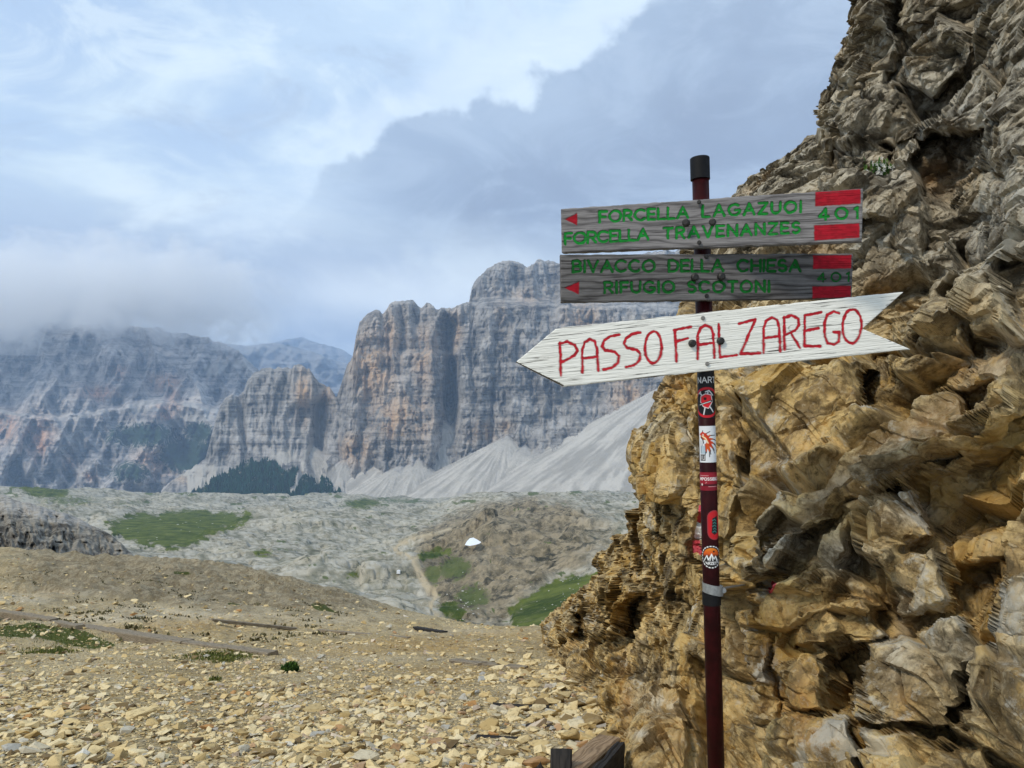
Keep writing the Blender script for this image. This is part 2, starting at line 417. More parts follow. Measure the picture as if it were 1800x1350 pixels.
# ---- the smaller tower group in front on its left
TOP2 = [(268, 905), (284, 862), (300, 845), (335, 824), (362, 804), (371, 770), (380, 735), (388, 712), (397, 698), (405, 693), (418, 696), (428, 686), (436, 668), (447, 655), (462, 649), (500, 646), (513, 649), (517, 642), (530, 640), (543, 648), (553, 664), (566, 674), (580, 682), (592, 700), (615, 740), (640, 780), (680, 850)]
def d_tower(X, Y, T):
    D = 3330+1.6*(700-Y)+np.where(X < 420, (420-X)*1.5, 0)
    D = D-70*n2(X+.15*(Y-700), Y, 38, 300, 3, 21, True)-26*n2(X, Y, 11, 90, 4, 22, True)-12*n2(X, Y, 6, 22, 3, 23)
    D = D+14*n2(X, Y, 150, 7, 3, 24)
    fx, fe, _ = chunk(np.stack([X/9., Y/20., X*0+.8], -1), 9, .9, .8)
    D = D-26*fx
    D = D-110*sst(508, 516, X)*(1-sst(548, 575, X))*sst(725, 700, Y)
    D = D+150*np.exp(-((X-562)/12.)**2)*sst(690, 720, Y)
    D = D+90*np.exp(-((X-(424+.1*(Y-720)))/6.)**2)*sst(690, 705, Y)*(1-sst(770, 800, Y))
    D = D-.9*np.maximum(Y-800, 0)*4
    return D
FOREST = [(330, 876), (345, 858), (372, 842), (400, 828), (432, 812), (462, 806), (486, 812), (500, 826), (516, 822), (530, 828), (548, 838), (566, 836), (586, 848), (600, 866), (604, 878), (560, 892), (500, 900), (440, 897), (380, 892), (338, 889)]
def x_tower(X, Y, D, at):
    at['ochre'] = blobs(X, Y, [(533, 690, 14, 40, .9), (575, 700, 14, 30, .7), (330, 838, 40, 12, .5)])
    at['scree'] = np.maximum(at['scree'], blobs(X, Y, [(560, 740, 12, 50, .9), (350, 828, 60, 14, .85), (500, 800, 30, 14, .8)]))
    at['scree'] = np.maximum(at['scree'], sst(820, 840, Y)*.8*(X > 330))
    sd = polysd(X, Y, FOREST)+7*n2(X, Y, 10, 16, 3, 28)
    w = np.zeros_like(X)
    for pl in ([(545, 785), (520, 855), (512, 865)], [(552, 790), (558, 850)], [(560, 790), (590, 862)], [(500, 795), (492, 818)]):
        w = np.maximum(w, 1-sst(2.5, 6.5, linedist(X, Y, pl)+2.5*n2(X, Y, 7, 14, 2, 29)))
    at['green'] = .62*sst(-3, 6, sd)*(1-w)
    at['scree'] = np.maximum(at['scree'], w*.9)
towers, I2 = mountain('rock_towers', 266, 690, 1.6, TOP2, 915, 240, d_tower, M_massif, slope=.60,
    cones=[(498, 792, 0), (552, 784, -60), (470, 806, 0), (395, 806, 60)], extra=x_tower, kind='structure', jag=4, jagf=7, seed=5)
# ---- big mountain on the left, its head in cloud
TOP3 = [(-520, 556), (-200, 560), (0, 565), (80, 566), (150, 568), (240, 572), (320, 584), (384, 598), (400, 606), (418, 618), (440, 640), (470, 668), (520, 720), (600, 800)]
def d_left(X, Y, T):
    D = 5900-6.2*(Y-600)
    XX = X+.55*(Y-700)
    D = D-420*n2(XX, Y, 120, 420, 3, 31, True)-230*n2(X-.5*(Y-700), Y, 48, 150, 4, 32, True)-90*n2(X+.4*Y, Y, 17, 50, 4, 33, True)
    fx, fe, _ = chunk(np.stack([X/26., Y/34., X*0+.8], -1), 19, .9, .8)
    D = D-110*fx+26*n2(X, Y, 260, 7, 3, 34)
    # terrace level with pale debris, steep wall below
    sh = 720+14*np.sin(X/60.)
    D = D+240*sst(sh+6, sh-8, Y)+2.6*np.maximum(Y-sh, 0)
    return D
def x_left(X, Y, D, at):
    w = 5*n2(X, Y, 14, 14, 3, 36)
    at['ochre'] = blobs(X+w, Y+w, [(175, 690, 32, 14, .9), (210, 655, 16, 14, .7), (290, 672, 26, 16, .95), (290, 728, 20, 16, .9), (70, 770, 22, 34, .9), (12, 750, 22, 26, .9), (270, 815, 34, 22, .8), (160, 838, 10, 8, 1.), (125, 815, 14, 20, .6), (305, 700, 14, 30, .6)])
    sh = 722+14*np.sin(X/60.)
    at['scree'] = np.maximum(blobs(X, Y, [(345, 733, 40, 12, .9), (380, 650, 34, 18, .8), (420, 640, 40, 10, .6), (300, 745, 20, 10, .9), (250, 720, 60, 6, .7)]), .75*np.exp(-((Y-sh)/5.)**2)*sst(.0, .35, n2(X, Y, 50, 20, 3, 37)+.25))
    at['streak'] = np.clip(.5+.7*n2(X+.8*Y, Y, 6, 60, 3, 38), 0, 1)
    g = blobs(X, Y, [(250, 765, 100, 30, .75), (330, 800, 66, 40, .9), (350, 760, 34, 24, .85), (230, 830, 56, 28, .7), (60, 735, 40, 9, .4), (160, 800, 60, 30, .32)])
    at['green'] = g
leftm, I3 = mountain('left_mountain', -520, 600, 2.0, TOP3, 900, 300, d_left, M_left, extra=x_left, kind='structure', jag=7, jagf=14, seed=8, back=(900, 1800))
# ---- two far blue ridges
def d_ridge(base, k):
    def g(X, Y, T): return base-9*(Y-600)-500*n2(X, Y, 60, 60, 4, k, True)-160*n2(X, Y, 18, 18, 3, k+1, True)
    return g
mountain('distant_ridge', 330, 760, 3, [(330, 600), (395, 603), (430, 607), (452, 606), (468, 603), (490, 604), (515, 609), (545, 617), (580, 630), (612, 640), (660, 652), (760, 690)], 760, 60, d_ridge(11000, 41), M_ridge, kind='structure', jag=2.5, jagf=12, seed=9, back=(700, 1500))
mountain('distant_ridge', 380, 760, 3, [(380, 612), (470, 604), (500, 598), (520, 593), (530, 593), (552, 600), (575, 607), (600, 614), (620, 625), (680, 640), (760, 655)], 720, 50, d_ridge(14500, 45), M_ridge, kind='structure', jag=2, jagf=14, seed=12, back=(700, 1500))

# ---------------- the karst plateau in the valley
VD = np.array([150, 200, 260, 330, 420, 520, 650, 850, 1100, 1500, 2000, 2600, 3300.])
VT = {-500: [1200, 1130, 1080, 1040, 1000, 965, 935, 905, 885, 868, 860, 856, 852],
      0: [1190, 1130, 1080, 1050, 1020, 990, 960, 930, 905, 882, 868, 862, 860],
      300: [1190, 1130, 1085, 1050, 1018, 986, 958, 930, 908, 893, 884, 880, 878],
      600: [1190, 1130, 1090, 1060, 1030, 1003, 976, 945, 920, 902, 892, 888, 886],
      760: [1190, 1135, 1096, 1078, 1040, 1000, 968, 940, 915, 895, 886, 882, 880],
      850: [1190, 1135, 1100, 1074, 1010, 970, 950, 922, 896, 882, 878, 876, 875],
      950: [1180, 1120, 1088, 1050, 990, 950, 925, 900, 884, 876, 872, 870, 869],
      1080: [1150, 1090, 1040, 1010, 980, 950, 925, 900, 886, 878, 874, 870, 868],
      1700: [1150, 1090, 1040, 1010, 980, 950, 925, 900, 880, 872, 868, 864, 862]}
def table(T, ds, x, d, smooth_px=45):
    xs = np.arange(-700, 1900, 20.); ks = sorted(T); A = np.array([T[k] for k in ks], float)
    G = np.stack([np.interp(xs, ks, A[:, j]) for j in range(A.shape[1])], 1)
    w = np.exp(-(np.arange(-6, 7)*20./smooth_px)**2); w /= w.sum()
    G = np.stack([np.convolve(np.pad(G[:, j], 6, 'edge'), w, 'valid') for j in range(G.shape[1])], 1)
    ld = np.linspace(np.log(ds[0]), np.log(ds[-1]), 160)
    H = np.stack([np.interp(ld, np.log(ds), G[i]) for i in range(len(xs))])
    w2 = np.exp(-(np.arange(-5, 6)/2.6)**2); w2 /= w2.sum()
    H = np.stack([np.convolve(np.pad(H[i], 5, 'edge'), w2, 'valid') for i in range(len(xs))])
    fx = np.clip((x-xs[0])/20., 0, len(xs)-1.001); fd = np.clip((np.log(d)-ld[0])/(ld[1]-ld[0]), 0, 158.999)
    i = fx.astype(int); j = fd.astype(int); u = fx-i; v = fd-j
    return (H[i, j]*(1-u)+H[i+1, j]*u)*(1-v)+(H[i, j+1]*(1-u)+H[i+1, j+1]*u)*v
vx = np.linspace(-420, 1400, 600); vd = np.exp(np.linspace(np.log(150), np.log(3300), 520))
X, Dg = np.meshgrid(vx, vd)
Y = table(VT, VD, X, Dg)
V = P(X, Y, Dg)
w = V.copy(); w[..., 2] = 0
zz = 20*fbm(w/260., 3, 51)*sst(250, 900, Dg)+10*fbm(w/80., 3, 52)+2.0*fbm(w/26., 4, 53, .5)
zz = zz+26*fbm(w/600., 3, 158)*sst(1100, 1900, Dg)+16*blobs(X, Y, [(930, 905, 110, 18, 1.), (840, 958, 80, 14, .8), (1000, 930, 60, 16, .6)])
wr = w@np.array([[.94, .34, 0], [-.34, .94, 0], [0, 0, 1]]).T+np.stack([6*fbm(w/40., 3, 155), 6*fbm(w/40., 3, 156), X*0], -1)
c1, k1, i1 = chunk(wr/np.array([60., 34., 1.])+.37, 54, 1., .6); zz = zz+7*c1*sst(150, 500, Dg)
c2, k2, i2 = chunk(wr/np.array([21., 12., 1.])+.17, 55, 1., .5); zz = zz+3.0*c2
c3, k3, i3 = chunk(wr/np.array([8., 5., 1.])+.71, 56, 1.1, .5); zz = zz+1.3*c3
joint = np.clip(np.maximum(sst(.10, .0, k1), np.maximum(.9*sst(.12, .0, k2), .6*sst(.14, 0, k3))), 0, 1)*(fbm(w/50., 3, 157) > -.25)
bl = blobs(X, Y, [(860, 1000, 150, 60, 1.), (960, 960, 130, 60, .8)])           # craggy bluff of the brown hill
zz = zz+bl*(8*fbm(w/30., 4, 57, .6, True)+3.5*fbm(w/9., 3, 58, .6, True))
MEAD = [[(188, 918), (240, 905), (310, 900), (400, 902), (440, 908), (425, 922), (380, 935), (352, 948), (320, 962), (280, 960), (230, 950), (205, 940)],
        [(893, 1072), (940, 1040), (975, 1022), (1010, 1012), (1060, 1008), (1080, 1060), (1000, 1104), (905, 1104)],
        [(770, 1066), (800, 1062), (815, 1072), (812, 1090), (785, 1084)],
        [(735, 975), (768, 966), (792, 964), (790, 972), (760, 980), (742, 984)],
        [(28, 858), (60, 848), (95, 850), (118, 862), (112, 874), (60, 872)],
        [(608, 884), (640, 878), (668, 884), (650, 892), (620, 893)], [(444, 972), (462, 966), (478, 972), (465, 978)], [(612, 1008), (630, 1003), (642, 1009), (628, 1015)]]
flat = np.zeros_like(X)
for mpoly in MEAD[:2]: flat = np.maximum(flat, sst(-4, 8, polysd(X, Y, mpoly)))
zz = zz*(1-.85*flat)
V[..., 2] += zz
V[..., 2] += 0
px, py = proj(V)
wob = 5*fbm(np.stack([px/14, py/6, px*0], -1), 4, 61, .6)
grass = np.zeros_like(X)
for k, mpoly in enumerate(MEAD): grass = np.maximum(grass, sst(-15, 11, polysd(px, py, mpoly)+wob*(1.2 if k else 2.8))*(1 if k != 1 else 1))
spots = sst(.38, .6, fbm(np.stack([px/26, py/7, px*0], -1), 4, 62, .6)+.12*sst(905, 880, py))*.8
PATH = [(790, 930), (772, 936), (735, 944), (700, 958), (692, 967), (716, 976), (734, 988), (736, 1006), (746, 1024), (756, 1038), (768, 1046), (758, 1060), (757, 1074), (772, 1088)]
path = 1-sst(1.6, 3.6, linedist(px, py, PATH)+.7*wob/5)*1.
path = np.maximum(path, (1-sst(4, 8, linedist(px, py, [(730, 985), (736, 1006), (748, 1028), (762, 1042)])+wob*.4)))
HILL = [(738, 935), (800, 905), (860, 882), (930, 874), (1000, 885), (1075, 915), (1080, 960), (1020, 1000), (960, 1022), (900, 1060), (885, 1104), (800, 1098), (770, 1060), (745, 1030), (734, 990)]
brown = np.maximum(.95*sst(-14, 12, polysd(px, py, HILL)+3*wob)*(1-.35*sst(1000, 1060, px)), 0*px)
_b = np.clip(blobs(px, py, [(860, 960, 110, 40, 1.), (930, 990, 100, 40, .8), (800, 1040, 60, 40, .6), (960, 900, 80, 26, .75), (740, 990, 40, 20, .7)])*1.2, 0, 1)
moss = np.clip(blobs(px, py, [(800, 1000, 40, 30, .8), (830, 1050, 40, 30, .8), (760, 1010, 20, 24, .8), (120, 880, 90, 16, .6), (230, 885, 70, 12, .5), (700, 880, 60, 8, .6), (330, 880, 50, 8, .4)]), 0, 1)
def valley_mat():
    m, t, b = new_mat('karst_limestone')
    p = t.pos()
    big = t.noise(p, .012, 5, .6); mid = t.noise(p, .13, 9, .72, .0); fine = t.noise(p, .6, 6, .65)
    mid2 = t.noise(p, .04, 9, .72, .1)
    c = t.mix(t.mr(big, .35, .65), (.26, .235, .17), (.45, .405, .31))
    c = t.mix(t.m('MULTIPLY', t.mr(mid, .50, .60), .8), c, (.52, .49, .42))
    c = t.mix(t.m('MULTIPLY', t.mr(mid, .47, .38), .8), c, (.07, .075, .055))
    c = t.mix(t.m('MULTIPLY', t.mr(mid2, .46, .36), .6), c, (.10, .115, .07))
    c = t.mix(t.m('MULTIPLY', t.mr(mid2, .56, .64), .5), c, (.45, .445, .42))
    c = t.mix(t.m('MULTIPLY', t.mr(t.attr('slabtone'), .3, .8), .45), c, (.50, .475, .41))
    c = t.mix(t.m('MULTIPLY', t.attr('joint'), .7), c, (.095, .10, .06))
    bro = t.mix(t.mr(mid, .40, .60), (.035, .032, .022), (.31, .25, .16))
    bro = t.mix(t.m('MULTIPLY', t.mr(mid2, .45, .6), .5), bro, (.30, .24, .15))
    c = t.mix(t.m('MULTIPLY', t.attr('brown'), .92), c, bro)
    gm = t.mr(t.m('ADD', t.m('MAXIMUM', t.attr('moss'), t.attr('spots')), t.m('MULTIPLY', t.m('SUBTRACT', mid, .5), 1.6)), .42, .62)
    c = t.mix(t.m('MULTIPLY', gm, .85), c, t.mix(fine, (.055, .085, .02), (.10, .13, .035)))
    gr_ = t.mix(t.mr(t.noise(p, .05, 8, .7), .35, .65), (.036, .060, .010), (.13, .155, .032))
    gr_ = t.mix(t.m('MULTIPLY', t.mr(t.noise(p, .16, 6, .7), .56, .66), .55), gr_, (.20, .19, .10))
    ge = t.mr(t.m('ADD', t.attr('grass'), t.m('MULTIPLY', t.m('SUBTRACT', mid, .5), 2.2)), .38, .66)
    c = t.mix(ge, c, gr_)
    c = t.mix(t.attr('path'), c, t.mix(fine, (.38, .31, .20), (.54, .45, .31)))
    t.put(b.inputs['Base Color'], c)
    t.put(b.inputs['Normal'], t.bump(t.m('ADD', mid, t.m('MULTIPLY', fine, .25)), .8, 1.6))
    b.inputs['Specular IOR Level'].default_value = .1
    return m
M_val = valley_mat()
at = dict(grass=grass, path=path, brown=brown, moss=moss, spots=spots, joint=joint, slabtone=.5*i2+.5*i3)
Fv = gridF(*X.shape, flip=True)
gl = grass.ravel()[Fv].mean(1) > .5; pl = (path.ravel()[Fv].mean(1) > .5) & ~gl
mesh_np('limestone_plateau', V, Fv[~gl & ~pl], M_val, True, at, kind='structure')
mesh_np('meadow', V, Fv[gl], M_val, True, at, kind='structure')
mesh_np('path', V, Fv[pl], M_val, True, at, kind='structure')
VAL = V; VPX = px; VPY = py
def val_at(x, y):
    q_ = (VPX-x)**2+(VPY-y)**2; k = np.argmin(np.where(q_ < 9, VAL[..., 1], 1e6+q_)); return VAL.reshape(-1, 3)[k]
# deep base sheet under everything so that the land runs on to the horizon
bs = np.array([(-22000, -300, -60), (22000, -300, -60), (22000, 60, -160), (-22000, 60, -160), (22000, 26000, -3500), (-22000, 26000, -3500)], float)
mesh_np('terrain', bs, np.array([[0, 1, 2, 3], [3, 2, 4, 5]]), M_val, False, {k: np.zeros(6) for k in at}, kind='structure')

# ---------------- grey knoll at the left
TOPK = [(-420, 820), (-200, 850), (0, 868), (30, 880), (60, 886), (100, 898), (140, 912), (170, 928), (195, 940), (215, 956), (232, 974), (246, 992), (262, 1012)]
def d_knoll(X, Y, T):
    D = 128-.42*(Y-880)+np.maximum(X-60, 0)*.10
    lowr = sst(905, 950, Y-.25*X+20)
    D = D-3.2*n2(X+.25*Y, Y, 20, 60, 4, 71, True)*(.35+lowr)-2.4*n2(X-.3*Y, Y, 9, 30, 3, 72, True)*(.3+lowr)-1.2*n2(X, Y, 30, 7, 3, 73)
    fx, fe, _ = chunk(np.stack([X/13., Y/15., X*0+.8], -1), 29, 1., .8)
    return D-2.8*fx
M_knoll = mountain_mat('knoll_rock', (.075, .065, .052), (.30, .275, .23), (.25, .2, .14), green=(.06, .08, .03), sc=26)
mountain('grey_knoll', -420, 262, 1.5, TOPK, 1075, 150, d_knoll, M_knoll, extra=lambda X, Y, D, a: a.update(green=blobs(X, Y, [(40, 900, 60, 10, .25)]), scree=.55*sst(925, 885, Y-.2*X)), kind='structure', jag=3, jagf=8, back=(25, 60))

# ---------------- foreground scree slope
GD = np.array([.7, 1.0, 1.5, 2.2, 3.3, 5, 7, 10, 14, 20, 28, 40, 60, 80, 130])
GT = {-600: [3760, 2854, 2120, 1640, 1310, 1190, 1130, 1080, 1040, 1000, 965, 935, 915, 930, 1010],
      0: [3760, 2854, 2143, 1680, 1350, 1240, 1190, 1150, 1115, 1078, 1042, 1003, 966, 985, 1080],
      250: [3760, 2854, 2143, 1682, 1352, 1245, 1194, 1153, 1122, 1088, 1055, 1016, 984, 1000, 1090],
      400: [3760, 2854, 2143, 1683, 1355, 1250, 1198, 1156, 1128, 1098, 1066, 1028, 990, 1006, 1100],
      600: [3760, 2854, 2143, 1685, 1358, 1252, 1201, 1160, 1133, 1108, 1083, 1058, 1042, 1070, 1150],
      720: [3760, 2854, 2143, 1685, 1359, 1254, 1203, 1162, 1136, 1115, 1096, 1080, 1076, 1100, 1180],
      850: [3760, 2854, 2143, 1686, 1360, 1256, 1206, 1165, 1140, 1122, 1110, 1104, 1120, 1150, 1220],
      960: [3760, 2854, 2143, 1686, 1360, 1256, 1206, 1165, 1140, 1122, 1111, 1107, 1124, 1150, 1220],
      1500: [3760, 2854, 2143, 1680, 1350, 1250, 1200, 1160, 1136, 1120, 1108, 1104, 1120, 1150, 1220]}
def g_base(x, d): return EYE+(HY-table(GT, GD, x, d))/F*d
def g_noise(w, d, py):
    n = .035*fbm(w/1.3, 3, 81)*np.clip(d/3, .6, 6)
    n = n+.012*fbm(w/.22, 3, 82, .6)
    rock = sst(1075, 1040, py)
    n = n+rock*(.75*fbm(w/np.array([5., 2.5, 1]), 5, 83, .62, True)-.2)
    n = n+sst(8, 20, d)*.16*fbm(w/np.array([2.2, 1.1, 1]), 4, 86, .6, True)
    return n
def ground_z(x, d):
    zb = g_base(x, d); wv = np.stack([(x-CX)/F*d, d, np.zeros_like(d)], -1)
    return zb+g_noise(wv, d, HY-F*(zb-EYE)/d)
gx = np.linspace(-620, 1500, 470); gd = np.exp(np.linspace(np.log(.7), np.log(130), 460))
X, Dg = np.meshgrid(gx, gd)
Z = ground_z(X, Dg); V = np.stack([(X-CX)/F*Dg, Dg, Z], -1)
px, py = proj(V)
wob = fbm(np.stack([px/60, py/12, px*0], -1), 4, 85, .6)
GGR = [[(-60, 1098), (60, 1096), (150, 1108), (215, 1138), (160, 1142), (60, 1122), (-60, 1118)], [(360, 1150), (415, 1146), (425, 1160), (375, 1162)], [(300, 1002), (345, 1000), (345, 1012), (305, 1012)], [(400, 1056), (430, 1060), (425, 1068), (395, 1064)], [(0, 1002), (10, 1010), (0, 1018)], [(540, 1058), (570, 1062), (600, 1080), (560, 1076)], [(60, 1140), (112, 1136), (115, 1150), (70, 1150)], [(330, 1148), (350, 1150), (350, 1160)]]
gg = np.zeros_like(X)
for mp in GGR: gg = np.maximum(gg, .8*sst(-3, 4, polysd(px, py, mp)+7*wob))
rocky = np.clip(sst(1085, 1040, py+20*wob-.05*(px-300)) , 0, 1)*sst(40, 200, px+100)*(1-sst(640, 760, px))
pale = np.clip(blobs(px, py, [(330, 1080, 200, 10, .8), (560, 1090, 120, 10, .6), (130, 1040, 120, 7, .5), (800, 1110, 140, 6, .5), (180, 1088, 110, 9, 1.), (30, 1052, 90, 8, 1.), (250, 1070, 120, 6, .7), (700, 1085, 150, 7, .3), (600, 1160, 200, 5, .5), (340, 1055, 60, 5, .7), (230, 1075, 60, 5, .8)])+.3*wob, 0, 1)
orange = np.clip(blobs(px, py, [(740, 1135, 130, 14, .9), (880, 1115, 120, 10, .7), (820, 1180, 160, 10, .6), (300, 1100, 200, 14, .5), (650, 1145, 90, 8, .8)])+.3*wob, 0, 1)
def ground_mat():
    m, t, b = new_mat('scree')
    p = t.pos()
    big = t.noise(p, .35, 5, .6, .3)
    grit = t.voro(t.vm('ADD', p, t.vm('SCALE', t.noise(p, 18, 3, .5, 0, 1))), 26, 'F1', 1)
    t.n[-1]
    cell = t.voro(p, 24, 'F1', 1); cd = t.voro(p, 24, 'DISTANCE_TO_EDGE', 0)
    cell2 = t.voro(p, 7, 'F1', 1)
    fine = t.noise(p, 40, 8, .7)
    sepc = t.node('ShaderNodeSeparateColor'); t.put(sepc.inputs[0], cell)
    sepd = t.node('ShaderNodeSeparateColor'); t.put(sepd.inputs[0], cell2)
    c = t.mix(t.mr(big, .35, .65), (.42, .31, .145), (.58, .455, .25))
    c = t.mix(t.attr('orange'), c, (.52, .33, .11))
    c = t.mix(t.m('MULTIPLY', t.attr('pale'), .9), c, (.68, .58, .41))
    rk = t.mix(t.mr(t.noise(t.scalev(p, (1.6, .5, 1), (0, 0, .5)), 1.1, 9, .74, .9), .42, .58), (.16, .13, .085), (.58, .50, .36))
    c = t.mix(t.m('MULTIPLY', t.attr('rocky'), .58), c, rk)
    c = t.mix(t.m('MULTIPLY', t.mr(sepc.outputs[0], .55, .9), .5), c, (.50, .44, .33))
    c = t.mix(t.m('MULTIPLY', t.mr(sepc.outputs[1], .6, 1.), .45), c, (.15, .115, .07))
    c = t.mix(t.m('MULTIPLY', t.mr(sepd.outputs[1], .7, .9), .35), c, (.20, .15, .09))
    c = t.mix(t.m('MULTIPLY', t.mr(fine, .5, .7), .4), c, (.12, .09, .05))
    c = t.mix(t.mr(t.m('ADD', t.attr('green'), t.m('MULTIPLY', t.m('SUBTRACT', fine, .5), .8)), .45, .6), c, (.085, .10, .02))
    t.put(b.inputs['Base Color'], c)
    h = t.m('ADD', t.m('MULTIPLY', t.mr(cd, 0, .15), .8), t.m('MULTIPLY', sepc.outputs[2], .6))
    n1 = t.bump(h, .9, .016); n0 = t.bump(t.noise(t.scalev(p, (1.6, .5, 1), (0, 0, .5)), 1.1, 9, .74, .9), .9, .5, n1)
    n2_ = t.node('ShaderNodeMix', data_type='VECTOR'); t.put(n2_.inputs[0], t.attr('rocky')); t.put(n2_.inputs[4], n1); t.put(n2_.inputs[5], n0)
    t.put(b.inputs['Normal'], t.bump(fine, .7, .01, n2_.outputs[1]))
    b.inputs['Specular IOR Level'].default_value = .15
    return m
M_ground = ground_mat()
ground = mesh_np('scree_ground', V, gridF(*X.shape, flip=True), M_ground, True, dict(green=gg, rocky=rocky, pale=pale, orange=orange), kind='structure')
def gpt(x, y):
    """ground point seen at photo pixel (x, y)"""
    d = np.exp(np.linspace(np.log(1.2), np.log(60), 1500)); z = ground_z(np.full_like(d, x), d)
    r = HY-F*(z-EYE)/d; k = np.argmax(r <= y); d0 = d[k]
    return np.array([(x-CX)/F*d0, d0, z[k]])

# ---------------- the near cliff on the right
SIL = [(-400, 1560), (-120, 1530), (0, 1522), (25, 1510), (60, 1512), (100, 1498), (150, 1486), (180, 1462), (240, 1462), (250, 1476), (258, 1446), (275, 1415), (300, 1382), (318, 1350), (335, 1326), (360, 1300), (400, 1270), (440, 1235), (470, 1224), (560, 1214), (640, 1196), (665, 1190), (690, 1172), (715, 1158), (740, 1150), (775, 1134), (800, 1126), (850, 1128), (880, 1132), (905, 1122), (940, 1106), (970, 1080), (1000, 1062), (1020, 1046), (1042, 1030), (1062, 1000), (1085, 968), (1100, 956), (1125, 955), (1140, 972), (1165, 985), (1190, 990), (1205, 1020), (1215, 1064), (1250, 1076), (1300, 1084), (1350, 1094), (1500, 1110), (1900, 1140)]
CTL = np.array([(1520, -200, 6.), (1522, 0, 5.6), (1465, 245, 5.2), (1330, 335, 5.6), (1235, 440, 5.4), (1190, 650, 5.0), (1126, 800, 5.3), (1110, 930, 6.5), (1040, 1035, 10.), (955, 1105, 14.5), (985, 1185, 8.6), (1066, 1225, 5.6), (1085, 1300, 4.05), (1096, 1350, 3.6), (1130, 1700, 2.4),
    (1300, 1350, 2.85), (1500, 1350, 2.4), (1800, 1350, 1.95), (1500, 1750, 1.9), (1300, 1000, 3.5), (1500, 1000, 2.9), (1800, 1000, 2.25), (1160, 1100, 5.2), (1200, 900, 4.4), (1100, 1100, 7.0),
    (1300, 700, 4.1), (1500, 700, 3.4), (1800, 700, 2.6), (1500, 400, 4.2), (1700, 400, 3.5), (1800, 400, 3.0), (1620, 100, 4.9), (1800, 100, 3.9), (1800, -200, 4.4), (2300, 0, 3.3), (2300, 700, 2.0), (2300, 1400, 1.6)], float)
def tps_fit(c):
    n = len(c); p = c[:, :2]/500.; r2 = ((p[:, None]-p[None])**2).sum(-1)
    Kk = np.where(r2 > 0, r2*np.log(r2+1e-12), 0)+np.eye(n)*.02
    A = np.zeros((n+3, n+3)); A[:n, :n] = Kk; A[:n, n] = 1; A[:n, n+1:] = p; A[n, :n] = 1; A[n+1:, :n] = p.T
    return np.linalg.solve(A, np.concatenate([np.log(c[:, 2]), np.zeros(3)])), p
TW, TP = tps_fit(CTL)
def cliff_base(x, y):
    r = TW[-3]+TW[-2]*x/500+TW[-1]*y/500
    for w, p in zip(TW[:-3], TP):
        r2 = (x/500-p[0])**2+(y/500-p[1])**2; r = r+w*np.where(r2 > 0, r2*np.log(r2+1e-12), 0)
    return np.exp(r)
RC, CC = 980, 600; NW = 8
yr = np.concatenate([np.linspace(-380, -30, 60, endpoint=False), np.linspace(-30, 1380, RC-100, endpoint=False), np.linspace(1380, 1880, 40)])
xl = curve(SIL, yr); xl = xl+4*fbm(np.stack([yr/60, yr*0, yr*0], -1), 2, 91, .4)
u = np.linspace(0, 1, CC)
xr = 2050.
X = xl[:, None]+(xr-xl[:, None])*(u[None]**1.12)
Y = np.broadcast_to(yr[:, None], X.shape).copy()
D = cliff_base(X, Y)
ed = np.clip((X-xl[:, None])/60., 0, 1)
D = D*(1+.14*(1-np.sqrt(1-(1-ed)**2)))
VB = P(X, Y, D)
